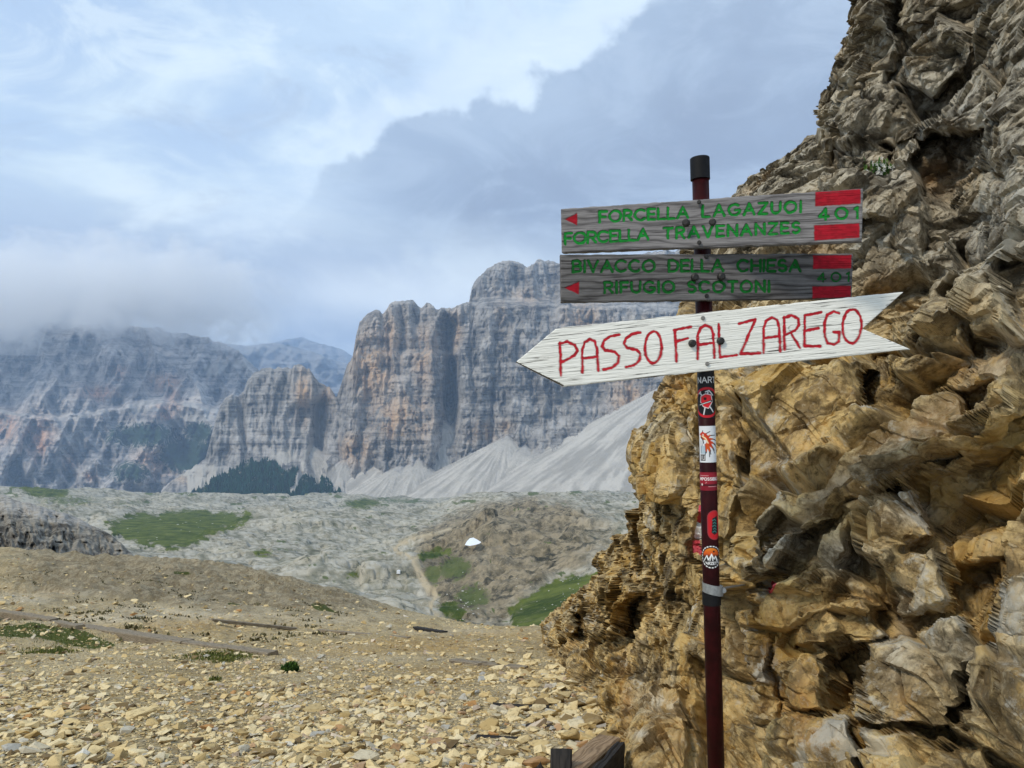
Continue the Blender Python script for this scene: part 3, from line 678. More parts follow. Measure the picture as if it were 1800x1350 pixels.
# large blocks, ledges and hollows read off the photograph: (polygon, metres towards the viewer, edge px)
BL = [([(1515, -60), (1610, -60), (1575, 130), (1545, 165), (1496, 178), (1490, 120)], .22, 10),
      ([(1495, 180), (1560, 150), (1602, 178), (1622, 225), (1592, 252), (1500, 250), (1484, 218)], .26, 9),
      ([(1485, 262), (1530, 246), (1572, 266), (1562, 300), (1500, 318), (1478, 300)], .22, 8),
      ([(1600, 122), (1680, 40), (1722, 60), (1702, 130), (1640, 172), (1602, 162)], .32, 10),
      ([(1622, -60), (1700, -60), (1690, 20), (1630, 90), (1608, 60)], .12, 8),
      ([(1596, 296), (1640, 222), (1745, 126), (1765, 160), (1752, 232), (1700, 246), (1650, 240), (1610, 290)], .42, 8),
      ([(1618, 255), (1700, 250), (1728, 335), (1700, 385), (1650, 370), (1622, 320)], -.42, 14),
      ([(1690, 245), (1764, 238), (1774, 330), (1705, 335)], -.34, 14),
      ([(1380, 290), (1468, 250), (1478, 262), (1440, 320), (1350, 335)], .12, 8),
      ([(1478, 336), (1600, 282), (1642, 330), (1640, 362), (1590, 420), (1512, 436), (1478, 430)], .22, 9),
      ([(1590, 372), (1640, 350), (1650, 400), (1630, 470), (1592, 460)], .14, 8),
      ([(1500, 426), (1562, 424), (1548, 448), (1500, 470)], -.2, 8),
      ([(1742, -60), (2050, -60), (2050, 500), (1768, 480), (1750, 300), (1758, 160)], .34, 22),
      ([(1780, 250), (1840, 240), (1850, 420), (1790, 430)], .2, 16),
      ([(1528, 560), (1600, 516), (1722, 440), (1742, 540), (1642, 620), (1622, 680), (1562, 742), (1540, 702)], -.38, 26),
      ([(1630, 480), (1690, 440), (1720, 500), (1660, 560)], .22, 12),
      ([(1600, 600), (1680, 540), (1760, 560), (1740, 640), (1640, 700), (1600, 680)], .24, 12),
      ([(1720, 500), (1800, 470), (1850, 620), (1760, 620)], .28, 12),
      ([(1300, 700), (1420, 656), (1545, 640), (1556, 760), (1500, 800), (1440, 862), (1402, 832), (1340, 760)], .20, 7),
      ([(1312, 735), (1345, 738), (1438, 858), (1400, 882), (1322, 852)], -.13, 6),
      ([(1545, 640), (1570, 640), (1572, 742), (1552, 750)], -.45, 8),
      ([(1272, 1000), (1400, 872), (1560, 752), (1700, 700), (1830, 590), (1850, 770), (1660, 822), (1560, 880), (1420, 950), (1392, 1012), (1300, 1040)], .40, 9),
      ([(1345, 960), (1390, 905), (1420, 930), (1372, 990)], -.12, 8),
      ([(1640, 872), (1850, 842), (1850, 950), (1690, 962), (1650, 930)], -.34, 16),
      ([(1700, 700), (1760, 680), (1745, 720), (1705, 735)], -.25, 8),
      ([(1382, 960), (1440, 952), (1552, 880), (1572, 910), (1542, 1000), (1450, 1062), (1392, 1050)], .24, 10),
      ([(1560, 900), (1640, 880), (1660, 960), (1600, 1020), (1560, 1000)], .3, 12),
      ([(1175, 716), (1232, 680), (1248, 860), (1236, 1000), (1200, 1150), (1150, 1150), (1150, 900)], .14, 9),
      ([(1262, 664), (1320, 680), (1330, 860), (1296, 990), (1262, 1000)], .16, 7),
      ([(1320, 840), (1400, 890), (1330, 960), (1300, 950)], .1, 6),
      ([(1340, 1052), (1520, 1022), (1570, 1060), (1560, 1092), (1480, 1082), (1420, 1130), (1362, 1110)], .28, 9),
      ([(1442, 1092), (1530, 1062), (1582, 1132), (1502, 1176), (1448, 1160)], .24, 8),
      ([(1440, 1160), (1520, 1140), (1536, 1170), (1500, 1190)], -.2, 7),
      ([(1412, 1196), (1492, 1166), (1508, 1290), (1440, 1286)], .26, 8),
      ([(1508, 1160), (1548, 1150), (1556, 1282), (1522, 1296)], -.36, 8),
      ([(1552, 1150), (1726, 1096), (1740, 1180), (1650, 1282), (1560, 1300)], .32, 8),
      ([(1745, 1190), (1820, 1050), (1900, 1050), (1900, 1380), (1760, 1330), (1680, 1290)], .30, 8),
      ([(1700, 1022), (1810, 1002), (1812, 1052), (1742, 1122), (1712, 1092)], -.34, 12),
      ([(1590, 1000), (1700, 980), (1700, 1080), (1600, 1100)], .26, 10),
      ([(1382, 1296), (1550, 1300), (1562, 1420), (1382, 1420)], .30, 9),
      ([(1570, 1320), (1740, 1320), (1760, 1450), (1570, 1450)], .28, 9),
      ([(1266, 1180), (1330, 1200), (1330, 1420), (1262, 1420)], -.28, 12),
      ([(1340, 1130), (1400, 1130), (1390, 1290), (1345, 1290)], .14, 8),
      ([(1086, 1165), (1112, 1165), (1112, 1292), (1086, 1300)], .12, 5),
      ([(1120, 1256), (1232, 1232), (1240, 1420), (1108, 1420)], .22, 8),
      ([(1130, 1180), (1225, 1170), (1225, 1225), (1130, 1240)], -.1, 7),
      ([(1040, 1060), (1110, 1000), (1150, 1040), (1120, 1130), (1060, 1140)], .5, 8),
      ([(1030, 1085), (1052, 1080), (1050, 1140), (1028, 1130)], -.5, 5),
      ([(960, 1096), (1020, 1070), (1028, 1120), (985, 1140)], .5, 6)]
wx = 8*n2(X, Y, 30, 30, 3, 93, gain=.45); wy = 8*n2(X, Y, 30, 30, 3, 94, gain=.45)
XW = X+wx; YW = Y+wy
push = np.zeros_like(X)
for pl_, amp, e in BL:
    sd = polysd(XW, YW, pl_)
    amp = amp*(.7 if amp < 0 else 1); m_ = sst(-e*.85, e*.85, sd); dome = 1+.35*np.clip(sd/60., 0, 1)
    push = np.where(m_ > 0, push*(1-.35*m_)+amp*m_*dome, push)
D = D-push*np.clip(D/3.6, .7, 2.)*.95
V = P(X, Y, D)
nb = grid_normals(VB)
# strata frame: beds dip up to the right in the upper half and stand nearly vertical lower left
def rot2(a):
    c, s = math.cos(a), math.sin(a); return np.array([[c, 0, s], [0, 1, 0], [-s, 0, c]])
VQ = VB*np.array([1, .42, 1])
warp = np.stack([fbm(VQ/.5, 3, 95), fbm(VQ/.5+9, 3, 96), fbm(VQ/.5+19, 3, 97)], -1)*.055
QA = VQ@rot2(math.radians(40)).T                                            # beds rising to the right
QB = VQ@np.array([[.12, .0, .99], [0, 1, 0], [.99, 0, -.12]]).T               # upright ribs
QC = VQ@rot2(math.radians(22)).T*np.array([.85, 1, .62])+40                    # blocky ground mass
jx = X+26*n2(X, Y, 60, 60, 2, 98); jy = Y+26*n2(X, Y, 60, 60, 2, 99)
mB = ((jx < 1335) & (jy > 650)) | (jx < 1240)
lin = 1000-(jx-1270)*.73
mA = ~mB & ((jy < 640) | ((jy > lin-20) & (jy < lin+130) & (jx > 1280)))
Qs = np.where(mB[..., None], QB, np.where(mA[..., None], QA, QC))+warp
h = np.zeros_like(X)
smoothp = np.clip(blobs(X, Y, [(1560, 810, 130, 26, .9), (1430, 915, 50, 26, .8), (1700, 740, 60, 30, .8), (1450, 740, 70, 60, .55), (1385, 800, 40, 60, .8), (1690, 180, 50, 60, .6), (1640, 1210, 70, 60, .5), (1560, 150, 30, 90, .5)]), 0, 1)
slab = sst(-6, 14, polysd(X, Y, [(1385, 950), (1440, 880), (1560, 785), (1700, 700), (1790, 610), (1860, 600), (1820, 680), (1650, 790), (1500, 880), (1420, 950)]))
smoothp = np.maximum(smoothp, .9*slab)
rg = 1-.7*smoothp
h1, e1, cid1 = chunk(Qs/np.array([.62, .5, .34]), 101, 1., .7); h += (.17*h1-.05*sst(.07, .0, e1))*(1-.6*slab)
VF0 = V*np.array([1, .5, 1])
h2, e2, cid2 = chunk((np.where(mB[..., None], VF0@np.array([[.12, .0, .99], [0, 1, 0], [.99, 0, -.12]]).T, np.where(mA[..., None], VF0@rot2(math.radians(40)).T, VF0@rot2(math.radians(22)).T*np.array([.85, 1, .62])+40))+warp)/np.array([.27, .2, .14])+5, 102, 1.2, .35); h += (.088*h2-.042*sst(.06, .0, e2))*(1-.4*smoothp)*(1-.5*slab)
VF = V*np.array([1, .5, 1]); Qf = np.where(mB[..., None], VF@np.array([[.12, .0, .99], [0, 1, 0], [.99, 0, -.12]]).T, np.where(mA[..., None], VF@rot2(math.radians(40)).T, VF@rot2(math.radians(22)).T*np.array([.85, 1, .62])+40))+warp
h3, e3, cid3 = chunk(Qf/np.array([.12, .09, .065])+9, 103, 1.25, .3); h += (.040*h3-.018*sst(.07, .0, e3))*rg
h4, e4, cid4 = chunk((Qf+warp*.3)/np.array([.05, .04, .03])+9, 104, 1.25, .3); h += (.016*h4-.005*sst(.1, 0, e4))*rg
h += .022*fbm(VQ/.5, 3, 105, .5)
pit = sst(.25, .6, fbm(Qs/np.array([.22, .16, .10]), 4, 109, .6)); h -= .09*pit*rg
h += .008*fbm(Qf/np.array([.4, .2, .05]), 3, 106, .6, True)*(fbm(VQ/.7, 2, 108) > -.1)
h += .006*fbm(VF/.05, 3, 107, .6)*rg
def seam(m):
    m = m.astype(f32)
    for r in (1, 2, 3, 3, 4):
        m = (m+np.roll(m, r, 0)+np.roll(m, -r, 0)+np.roll(m, r, 1)+np.roll(m, -r, 1))/5
    return 4*m*(1-m)
h = h*(1-.85*np.maximum(seam(mA), seam(mB)))
far = np.clip(D/4.5, .75, 1.5)
toC = np.array([0, 0, EYE])-VB; toC /= np.linalg.norm(toC, axis=-1, keepdims=True)
gz = np.clip((nb*toC).sum(-1), 0, 1)[..., None]
nd = nb*(.35+.65*gz)+toC*(1-gz)*.8; nd /= np.linalg.norm(nd, axis=-1, keepdims=True)+1e-9
V = V+nd*(h*far)[..., None]*np.where(X < xl[:, None]+4, .6, 1.)[..., None]
# rear side so that it is a solid body
Vb = []
for k in range(NW, 0, -1):
    tt = k/NW
    Vb.append(P(xl+60*tt**1.5+900*tt**4, yr, D[:, 0]*(1.03+1.2*tt**1.5)))
VV = np.concatenate([np.stack(Vb, 1), V], 1)
px, py = proj(V)
orange = np.clip(blobs(px, py, [(1655, 300, 34, 34, 1.), (1545, 505, 30, 30, .8), (1450, 440, 50, 12, .4), (1620, 1160, 60, 60, .25), (1530, 1060, 60, 26, .55), (1590, 1240, 26, 50, .95), (1410, 1240, 30, 50, .9), (1440, 1300, 60, 26, .7), (1180, 1290, 60, 60, .6), (1690, 640, 30, 30, .5), (1185, 680, 24, 24, .9), (1500, 860, 90, 26, .5), (1395, 800, 60, 60, .45), (1760, 1000, 60, 60, .6), (1700, 900, 70, 50, .5), (1100, 1230, 14, 60, .8), (1640, 760, 50, 30, .5), (1340, 1120, 60, 60, .4), (1290, 780, 50, 90, .3)])+.25*sst(.1, .5, fbm(V/.6, 3, 111)), 0, 1)
pale_slab = .75*slab
warm = np.clip(sst(380, 720, Y+.12*(1500-X)), 0, 1)*.85+.15
pale = np.clip(blobs(px, py, [(1390, 950, 30, 30, 1.), (1350, 960, 14, 34, .9), (1480, 980, 40, 30, .9), (1160, 1230, 40, 26, .6), (1130, 1290, 20, 10, .7), (1590, 1080, 16, 50, .6), (1700, 190, 50, 40, .6), (1640, 250, 40, 40, .5), (1545, 310, 26, 8, .8), (1600, 900, 40, 26, .8), (1570, 1160, 30, 30, .5), (1560, 810, 120, 22, .2)]), 0, 1)
pale = np.maximum(pale, .35*slab)
orange = np.clip(orange+.3*slab, 0, 1)
w5 = 4*n2(px, py, 7, 7, 3, 113)
pr = np.maximum(sst(-2, 1.5, polysd(px, py, [(1229, 888), (1233, 889), (1233, 920), (1225, 918)])+w5*.4), np.maximum(sst(-2, 2, polysd(px, py, [(1224, 944), (1232, 950), (1232, 974), (1216, 972), (1218, 958)])+w5), sst(-2, 2, polysd(px, py, [(1348, 1042), (1358, 1022), (1364, 1026), (1356, 1044)])+w5*.6)))
pw = sst(-1.5, 1.5, polysd(px, py, [(1225, 917), (1233, 920), (1233, 950), (1220, 945)])+w5*.4)
def cliff_mat():
    m, t, b = new_mat('cliff_rock')
    p = t.pos()
    big = t.noise(p, 1.1, 5, .6, .1); mid = t.noise(p, 5.5, 9, .72, .0); fine = t.noise(p, 26, 10, .74, 0.)
    bed = t.noise(t.scalev(p, (3.0, 3, 11), (0, math.radians(38), 0)), 1., 8, .7, .15)
    grey = t.mix(t.mr(mid, .41, .59), (.095, .085, .065), (.43, .395, .32))
    tan = t.mix(t.mr(mid, .41, .59), (.15, .09, .026), (.64, .455, .185))
    c = t.mix(t.m('MULTIPLY', t.attr('warm'), t.mr(big, .25, .5)), grey, tan)
    c = t.mix(t.m('MULTIPLY', t.attr('cell'), .35), c, t.mix(t.attr('warm'), (.40, .37, .31), (.50, .42, .26)))
    c = t.mix(t.m('MULTIPLY', t.mr(bed, .5, .68), .45), c, (.13, .10, .065))
    om = t.m('MULTIPLY', t.attr('orange'), t.mr(t.m('ADD', t.m('MULTIPLY', mid, .5), t.m('MULTIPLY', big, .5)), .38, .56))
    c = t.mix(t.m('MULTIPLY', om, .85), c, t.mix(t.mr(fine, .4, .6), (.33, .14, .025), (.50, .29, .08)))
    c = t.mix(t.m('MULTIPLY', t.attr('pale'), t.mr(mid, .38, .58)), c, (.60, .57, .49))
    c = t.mix(t.m('MULTIPLY', t.mr(fine, .50, .64), .65), c, (.07, .05, .024))
    c = t.mix(t.m('MULTIPLY', t.mr(fine, .47, .36), .4), c, (.56, .49, .34))
    lich = t.mr(t.noise(p, 3.1, 10, .78, .1), .57, .63)
    c = t.mix(t.m('MULTIPLY', lich, .5), c, (.06, .045, .025))
    stain = t.mr(t.noise(p, 1.9, 10, .76, .1), .55, .61)
    c = t.mix(t.m('MULTIPLY', stain, .5), c, (.045, .034, .018))
    pat = t.mr(t.noise(t.vm('ADD', p, (7., 3., 1.)), 2.6, 10, .75, .1), .56, .62)
    c = t.mix(t.m('MULTIPLY', pat, .6), c, (.52, .50, .43))
    gold = t.mr(t.noise(p, 2.2, 9, .7, .1), .53, .60)
    c = t.mix(t.m('MULTIPLY', t.m('MULTIPLY', gold, t.attr('warm')), .55), c, (.50, .30, .07))
    c = t.mix(t.mr(t.m('ADD', t.attr('paint_red'), t.m('MULTIPLY', t.m('SUBTRACT', fine, .5), .8)), .45, .6), c, (.55, .07, .09))
    c = t.mix(t.mr(t.m('ADD', t.attr('paint_white'), t.m('MULTIPLY', t.m('SUBTRACT', fine, .5), .8)), .45, .6), c, (.72, .72, .70))
    t.put(b.inputs['Base Color'], c)
    pw_ = t.vm('ADD', p, t.vm('SCALE', t.noise(p, 9, 4, .6, 0, 1))); pw_.node.inputs[1].links[0].from_node.inputs['Scale'].default_value = .07
    pw_ = t.scalev(pw_, (1.5, 1, .9), (0, math.radians(30), 0))
    k1_ = t.mr(t.voro(pw_, 7, 'DISTANCE_TO_EDGE', 0), 0, .035); k2_ = t.mr(t.voro(pw_, 22, 'DISTANCE_TO_EDGE', 0), 0, .05)
    kk = t.m('ADD', t.m('MULTIPLY', k1_, .6), t.m('MULTIPLY', k2_, .4))
    where = t.mr(t.noise(p, 4.7, 5, .6), .50, .60)
    c = t.mix(t.m('MULTIPLY', t.m('MULTIPLY', t.m('SUBTRACT', 1., kk), where), .22), c, (.05, .038, .02))
    t.put(b.inputs['Base Color'], c)
    kk = t.m('MAXIMUM', kk, t.m('SUBTRACT', 1., where))
    n1 = t.bump(kk, .35, .006, t.bump(mid, .6, .03)); t.put(b.inputs['Normal'], t.bump(fine, .8, .012, n1))
    b.inputs['Specular IOR Level'].default_value = .22; b.inputs['Roughness'].default_value = .82
    return m
M_cliff = cliff_mat()
cell = np.clip(cid2*.5+cid3*.4+cid4*.1, 0, 1)**1.5
at = dict(orange=orange, warm=warm, pale=pale, cell=cell, paint_red=pr, paint_white=pw)
at = {k: np.concatenate([np.repeat(a[:, :1], NW, 1), a], 1) for k, a in at.items()}
mesh_np('cliff', VV, gridF(*VV.shape[:2]), M_cliff, False, at, kind='structure')
CLV = V
def cliff_at(x, y):
    k = np.argmin((px-x)**2+(py-y)**2); return CLV.reshape(-1, 3)[k]

#=====================================================================================================
#                                      THINGS
#=====================================================================================================
# ---------------- helpers for things: world location bookkeeping keeps parented meshes where they stand
WL = {}
def wl(o): return WL.get(o.name, np.zeros(3))
def put_under(o, parent):
    o.parent = parent; o.matrix_parent_inverse = Matrix.Translation(Vector([-float(v) for v in wl(parent)]))
def thing(name, loc, label, cat, group=None):
    o = empty(name, tuple(float(v) for v in loc), label=label, cat=cat, group=group); WL[o.name] = np.array(loc, float); return o
def solid(name, V, Fc, mat, smooth=False, attrs=None, parent=None, origin=None, **kw):
    V = np.asarray(V, float).reshape(-1, 3)
    if origin is None: origin = np.array([V[:, 0].mean(), V[:, 1].mean(), V[:, 2].min()])
    o = mesh_np(name, V-origin, Fc, mat, smooth, attrs, **kw); o.location = tuple(origin); WL[o.name] = np.array(origin, float)
    if parent is not None: put_under(o, parent)
    return o
def quads_to(Fl):
    return np.array([f if len(f) == 4 else (f[0], f[1], f[2], f[2]) for f in Fl])
def cyl(A, B, r, n=20, r2=None, caps=True):
    """(verts, tri faces) of a tapered cylinder"""
    A = np.array(A, float); B = np.array(B, float); ax = B-A; ax /= np.linalg.norm(ax)
    q_ = np.cross(ax, [0, 1, .1]); q_ /= np.linalg.norm(q_); w_ = np.cross(ax, q_); r2 = r if r2 is None else r2
    a = np.linspace(0, 2*np.pi, n, endpoint=False); c = np.cos(a)[:, None]*q_+np.sin(a)[:, None]*w_
    V = np.concatenate([A+c*r, B+c*r2, [A], [B]]); F_ = []
    for k in range(n):
        l = (k+1) % n; F_ += [(k, l, n+l), (k, n+l, n+k)]
        if caps: F_ += [(2*n, l, k), (2*n+1, n+k, n+l)]
    return V, np.array(F_)
def join(parts):
    V = []; Fs = []; o = 0
    for v, f in parts: V.append(v); Fs.append(f+o); o += len(v)
    return np.concatenate(V), np.concatenate(Fs)
def rough_beam(A, B, w, h, upv=(0, 0, 1), n=26, wear=.012, seed=0, bend=0.):
    """weathered squared timber from A to B"""
    A = np.array(A, float); B = np.array(B, float); L = np.linalg.norm(B-A); ax = (B-A)/L
    s = np.cross(ax, upv); s /= np.linalg.norm(s); u_ = np.cross(s, ax)
    prof = np.array([(-.5, -.42), (-.42, -.5), (0, -.5), (.42, -.5), (.5, -.42), (.5, 0), (.5, .40), (.42, .5), (.1, .5), (-.05, .47), (-.2, .5), (-.44, .5), (-.5, .42), (-.5, 0)])
    tt = np.linspace(0, 1, n); m = len(prof)
    V = A+tt[:, None, None]*(B-A)+prof[None, :, :1]*w*s+prof[None, :, 1:]*h*u_
    V = V+u_*(bend*np.sin(tt*np.pi*2+seed))[:, None, None]
    V = V+wear*fbm(V/np.array([.12, .12, .05])+seed*3.1, 3, seed+200)[..., None]*(prof[None, :, :1]*s+prof[None, :, 1:]*u_)*2
    V = V.reshape(-1, 3); F_ = []
    for i in range(n-1):
        for k in range(m):
            l = (k+1) % m; F_ += [(i*m+k, i*m+l, (i+1)*m+l), (i*m+k, (i+1)*m+l, (i+1)*m+k)]
    e = len(V); V = np.concatenate([V, [V[:m].mean(0)], [V[-m:].mean(0)]])
    for k in range(m):
        l = (k+1) % m; F_ += [(e, l, k), (e+1, (n-1)*m+k, (n-1)*m+l)]
    sa = np.concatenate([np.repeat(tt*L, m), [0, L]]); ta = np.concatenate([np.tile(np.arange(m)/m*(2*(w+h)), n), [0, 0]])
    return V, np.array(F_), dict(gs=sa, gt=ta)

# ---------------- stroke letters
def arc(cx, cy, rx, ry, a0, a1, n=14):
    a = np.radians(np.linspace(a0, a1, n)); return [(cx+rx*math.cos(v), cy+ry*math.sin(v)) for v in a]
G = {  # width, strokes; y up, cap height 1
 'A': (.86, [[(0, 0), (.43, 1), (.86, 0)], [(.17, .36), (.69, .36)]]),
 'B': (.66, [[(0, 0), (0, 1), (.32, 1)]+arc(.36, .76, .24, .24, 90, -90, 9)+[(0, .52)], [(.36, .52)]+arc(.38, .26, .28, .26, 90, -90, 9)+[(0, 0)]]),
 'C': (.82, [arc(.46, .5, .46, .5, 48, 312, 22)]),
 'D': (.74, [[(0, 0), (0, 1), (.28, 1)]+arc(.28, .5, .46, .5, 90, -90, 16)+[(0, 0)]]),
 'E': (.58, [[(.58, 1), (0, 1), (0, 0), (.58, 0)], [(0, .52), (.5, .52)]]),
 'F': (.58, [[(.58, 1), (0, 1), (0, 0)], [(0, .5), (.48, .5)]]),
 'G': (.88, [arc(.46, .5, .46, .5, 48, 350, 24)+[(.90, .46), (.52, .46)]]),
 'H': (.72, [[(0, 0), (0, 1)], [(.72, 0), (.72, 1)], [(0, .5), (.72, .5)]]),
 'I': (.02, [[(0, 0), (0, 1)]]),
 'L': (.56, [[(0, 1), (0, 0), (.56, 0)]]),
 'M': (.86, [[(0, 0), (.06, 1), (.43, .3), (.80, 1), (.86, 0)]]),
 'N': (.74, [[(0, 0), (0, 1), (.74, 0), (.74, 1)]]),
 'O': (.94, [arc(.47, .5, .47, .5, 0, 360, 28)]),
 'P': (.62, [[(0, 0), (0, 1), (.34, 1)]+arc(.34, .74, .28, .26, 90, -90, 10)+[(0, .48)]]),
 'R': (.66, [[(0, 0), (0, 1), (.34, 1)]+arc(.36, .74, .28, .26, 90, -90, 10)+[(0, .48)], [(.3, .48), (.66, 0)]]),
 'S': (.62, [arc(.31, .745, .28, .255, 40, 250, 12)+arc(.31, .26, .30, .26, 75, -140, 13)]),
 'T': (.70, [[(0, 1), (.70, 1)], [(.35, 1), (.35, 0)]]),
 'U': (.72, [[(0, 1), (0, .36)]+arc(.36, .36, .36, .36, 180, 360, 12)+[(.72, 1)]]),
 'V': (.80, [[(0, 1), (.40, 0), (.80, 1)]]),
 'Z': (.70, [[(0, 1), (.70, 1), (0, 0), (.70, 0)]]),
 '4': (.74, [[(.54, 0), (.54, 1), (0, .28), (.76, .28)]]),
 '0': (.94, [arc(.47, .5, .47, .5, 0, 360, 24)]),
 '1': (.24, [[(0, .84), (.2, 1), (.2, 0)]]),
}
# narrow hand-painted capitals of the white board, unit box 1 x 1, y up
H = {
 'P': [[(.10, 0), (.06, .97)], [(.02, .95), (.45, 1), (.85, .88), (1, .70), (.85, .56), (.5, .48), (.1, .40)]],
 'A': [[(.06, 0), (.06, .70), (.2, .92), (.5, 1), (.78, .92), (.9, .70), (.98, 0)], [(.06, .42), (.93, .44)]],
 'S': [[(.98, 1), (.45, .97), (.12, .86), (.03, .70), (.2, .58), (.75, .50), (.96, .36), (.92, .16), (.6, .04), (.12, 0)]],
 'O': [arc(.5, .5, .48, .5, 0, 360, 26)],
 'F': [[(.16, 0), (.06, .96)], [(.02, .95), (1, 1)], [(.1, .60), (.78, .66)]],
 'L': [[(.05, 1), (.12, 0), (1, .02)]],
 'Z': [[(.02, .92), (.78, 1), (.08, .04), (1, .0)]],
 'R': [[(.08, 0), (.06, .97)], [(.02, .94), (.5, 1), (.9, .88), (.95, .70), (.7, .54), (.1, .44)], [(.45, .50), (.98, .02)]],
 'E': [[(.98, 1), (.08, .95), (.04, .06), (.95, 0)], [(.06, .50), (.82, .54)]],
 'G': [[(.95, .94), (.6, 1), (.2, .92), (.03, .66), (.05, .28), (.25, .06), (.65, 0), (.95, .08), (.98, .36), (.60, .38)]],
}
def text_strokes(txt, x0, yb0, x1, yb1, h, lean=0.):
    wid = sum(G[c][0] for c in txt); gaps = len(txt)-1; tot = x1-x0
    hs = h*1.0 if h < 12 else h*1.12; sp = (tot-wid*hs)/max(gaps, 1)
    if sp < .16*h: hs = (tot-.22*h*gaps)/wid; sp = .22*h
    out = []; x = x0; sl = (yb1-yb0)/(x1-x0)
    for c in txt:
        w_, st = G[c]
        for s_ in st: out.append([(x+px_*hs+lean*py_*h, yb0+(x+px_*hs-x0)*sl-py_*h) for px_, py_ in s_])
        x += w_*hs+sp
    return out
def stroke_cov(px, py, strokes, w, soft=.6, jit=0.):
    """coverage 0..1 of strokes of width w (px) at the sample points"""
    cov = np.zeros(px.shape)
    for s_ in strokes:
        a = np.array(s_); lo = a.min(0)-w-1; hi = a.max(0)+w+1
        m_ = (px > lo[0]) & (px < hi[0]) & (py > lo[1]) & (py < hi[1])
        if not m_.any(): continue
        d_ = linedist(px[m_], py[m_], s_)+(jit*n2(px[m_], py[m_], 6, 6, 2, 7) if jit else 0); c_ = 1-sst(w/2-soft, w/2+soft, d_)
        cov[m_] = np.maximum(cov[m_], c_)
    return cov

# ---------------- signpost
M_post = flat_mat('maroon_paint', (.024, .0022, .003), .5, .12, 0, .35, 30, .0004)
M_cap = flat_mat('black_plastic', (.006, .006, .007), .6, .2, 0, .3, 40)
M_steel = flat_mat('galvanised_steel', (.30, .31, .31), .45, .5, .6, .2, 90)
M_bolt = flat_mat('bolt_metal', (.02, .018, .016), .5, .5, .3, .4, 200)
PD = 2.168
PT = P(1230.5, 284, PD); PBm = P(1268, 1700, PD)
post_root = thing('signpost', PBm, 'maroon trail signpost with three wooden direction boards and stickers beside the rock wall', 'signpost')
post = solid('post', *join([cyl(PT, PBm, .0235, 40)]), M_post, True, parent=post_root)
cap = solid('cap', *join([cyl(P(1230.0, 279, PD), P(1230.9, 316, PD), .0275, 36), cyl(P(1229.9, 277.4, PD), P(1230.0, 279, PD), .0255, 36, .0275)]), M_cap, False, parent=post, label='black plastic end cap on the post top')

def wood_mat(name, ca, cb, dark, rough=.85, worn=False):
    m, t, b = new_mat(name)
    s_ = t.attr('gs'); v_ = t.attr('gt')
    cv = t.node('ShaderNodeCombineXYZ'); t.put(cv.inputs[0], s_); t.put(cv.inputs[1], v_); t.put(cv.inputs[2], t.m('MULTIPLY', t.attr('gid'), 3.7))
    lo = t.noise(t.scalev(cv.outputs[0], (4., 14, 1)), 1., 3, .5)
    yy = t.m('ADD', t.m('MULTIPLY', v_, 150.), t.m('MULTIPLY', lo, 15.))
    rings = t.m('ABSOLUTE', t.m('SINE', yy))
    grain = t.noise(t.scalev(cv.outputs[0], (9., 520, 1)), 1., 6, .6, .2)
    crack = t.noise(t.scalev(cv.outputs[0], (5., 260, 1)), 1., 5, .55, .3)
    g = t.m('ADD', t.m('MULTIPLY', rings, .30), t.m('MULTIPLY', grain, .70))
    blot = t.noise(t.scalev(cv.outputs[0], (6., 16, 1)), 1., 6, .65)
    if worn:     # white paint flaking off the grain
        c = t.mix(t.mr(blot, .35, .65), ca, cb)
        fl = t.m('MULTIPLY', t.mr(crack, .56, .62), t.mr(t.m('ADD', blot, t.attr('wear')), .50, .62))
        fl = t.m('MAXIMUM', fl, t.mr(t.m('ADD', t.attr('wear'), t.m('MULTIPLY', t.m('SUBTRACT', grain, .5), 1.6)), .62, .85))
        c = t.mix(t.m('MULTIPLY', t.mr(crack, .54, .62), .30), c, (.42, .42, .38))
        c = t.mix(fl, c, dark)
    else:
        c = t.mix(t.mr(g, .25, .75), ca, cb)
        c = t.mix(t.mr(crack, .60, .68), c, dark)
        c = t.mix(t.m('MULTIPLY', t.mr(blot, .45, .7), .35), c, dark)
    pc = t.node('ShaderNodeAttribute'); pc.attribute_name = 'paint'
    pn = t.mix(t.m('MULTIPLY', t.mr(grain, .5, .75), .35), pc.outputs['Color'], tuple(v*.3 for v in dark))
    pa = t.m('MULTIPLY', pc.outputs['Alpha'], t.mr(t.m('ADD', t.m('MULTIPLY', crack, .6), t.m('MULTIPLY', blot, .4)), .60, .68, 1, .25))
    c = t.mix(pa, c, pn)
    t.put(b.inputs['Base Color'], c); b.inputs['Roughness'].default_value = rough
    t.put(b.inputs['Normal'], t.bump(t.m('ADD', g, t.m('MULTIPLY', crack, -.5)), .5, .0012))
    return m
M_wood = wood_mat('weathered_board', (.085, .08, .082), (.235, .225, .225), (.03, .028, .027))
M_wood_shaded = wood_mat('shaded_weathered_board', (.035, .032, .031), (.16, .152, .15), (.012, .012, .012))  # darker wood, with the top board's shade put into its colour
M_white = wood_mat('white_painted_board', (.74, .73, .67), (.82, .81, .75), (.06, .05, .04), .6, True)
M_timber = wood_mat('old_timber', (.16, .10, .055), (.36, .25, .15), (.05, .03, .018))
M_log = wood_mat('grey_brown_timber', (.12, .095, .065), (.30, .25, .18), (.04, .03, .02))
M_timber_dark = wood_mat('blackened_timber', (.012, .011, .010), (.035, .03, .026), (.006, .006, .006))
GREEN = (.005, .25, .03); GREEN_SHADED = (.003, .13, .016); RED = (.38, .005, .018); BRED = (.56, .008, .022)  # the dimmer second green holds the top board's shade in its colour
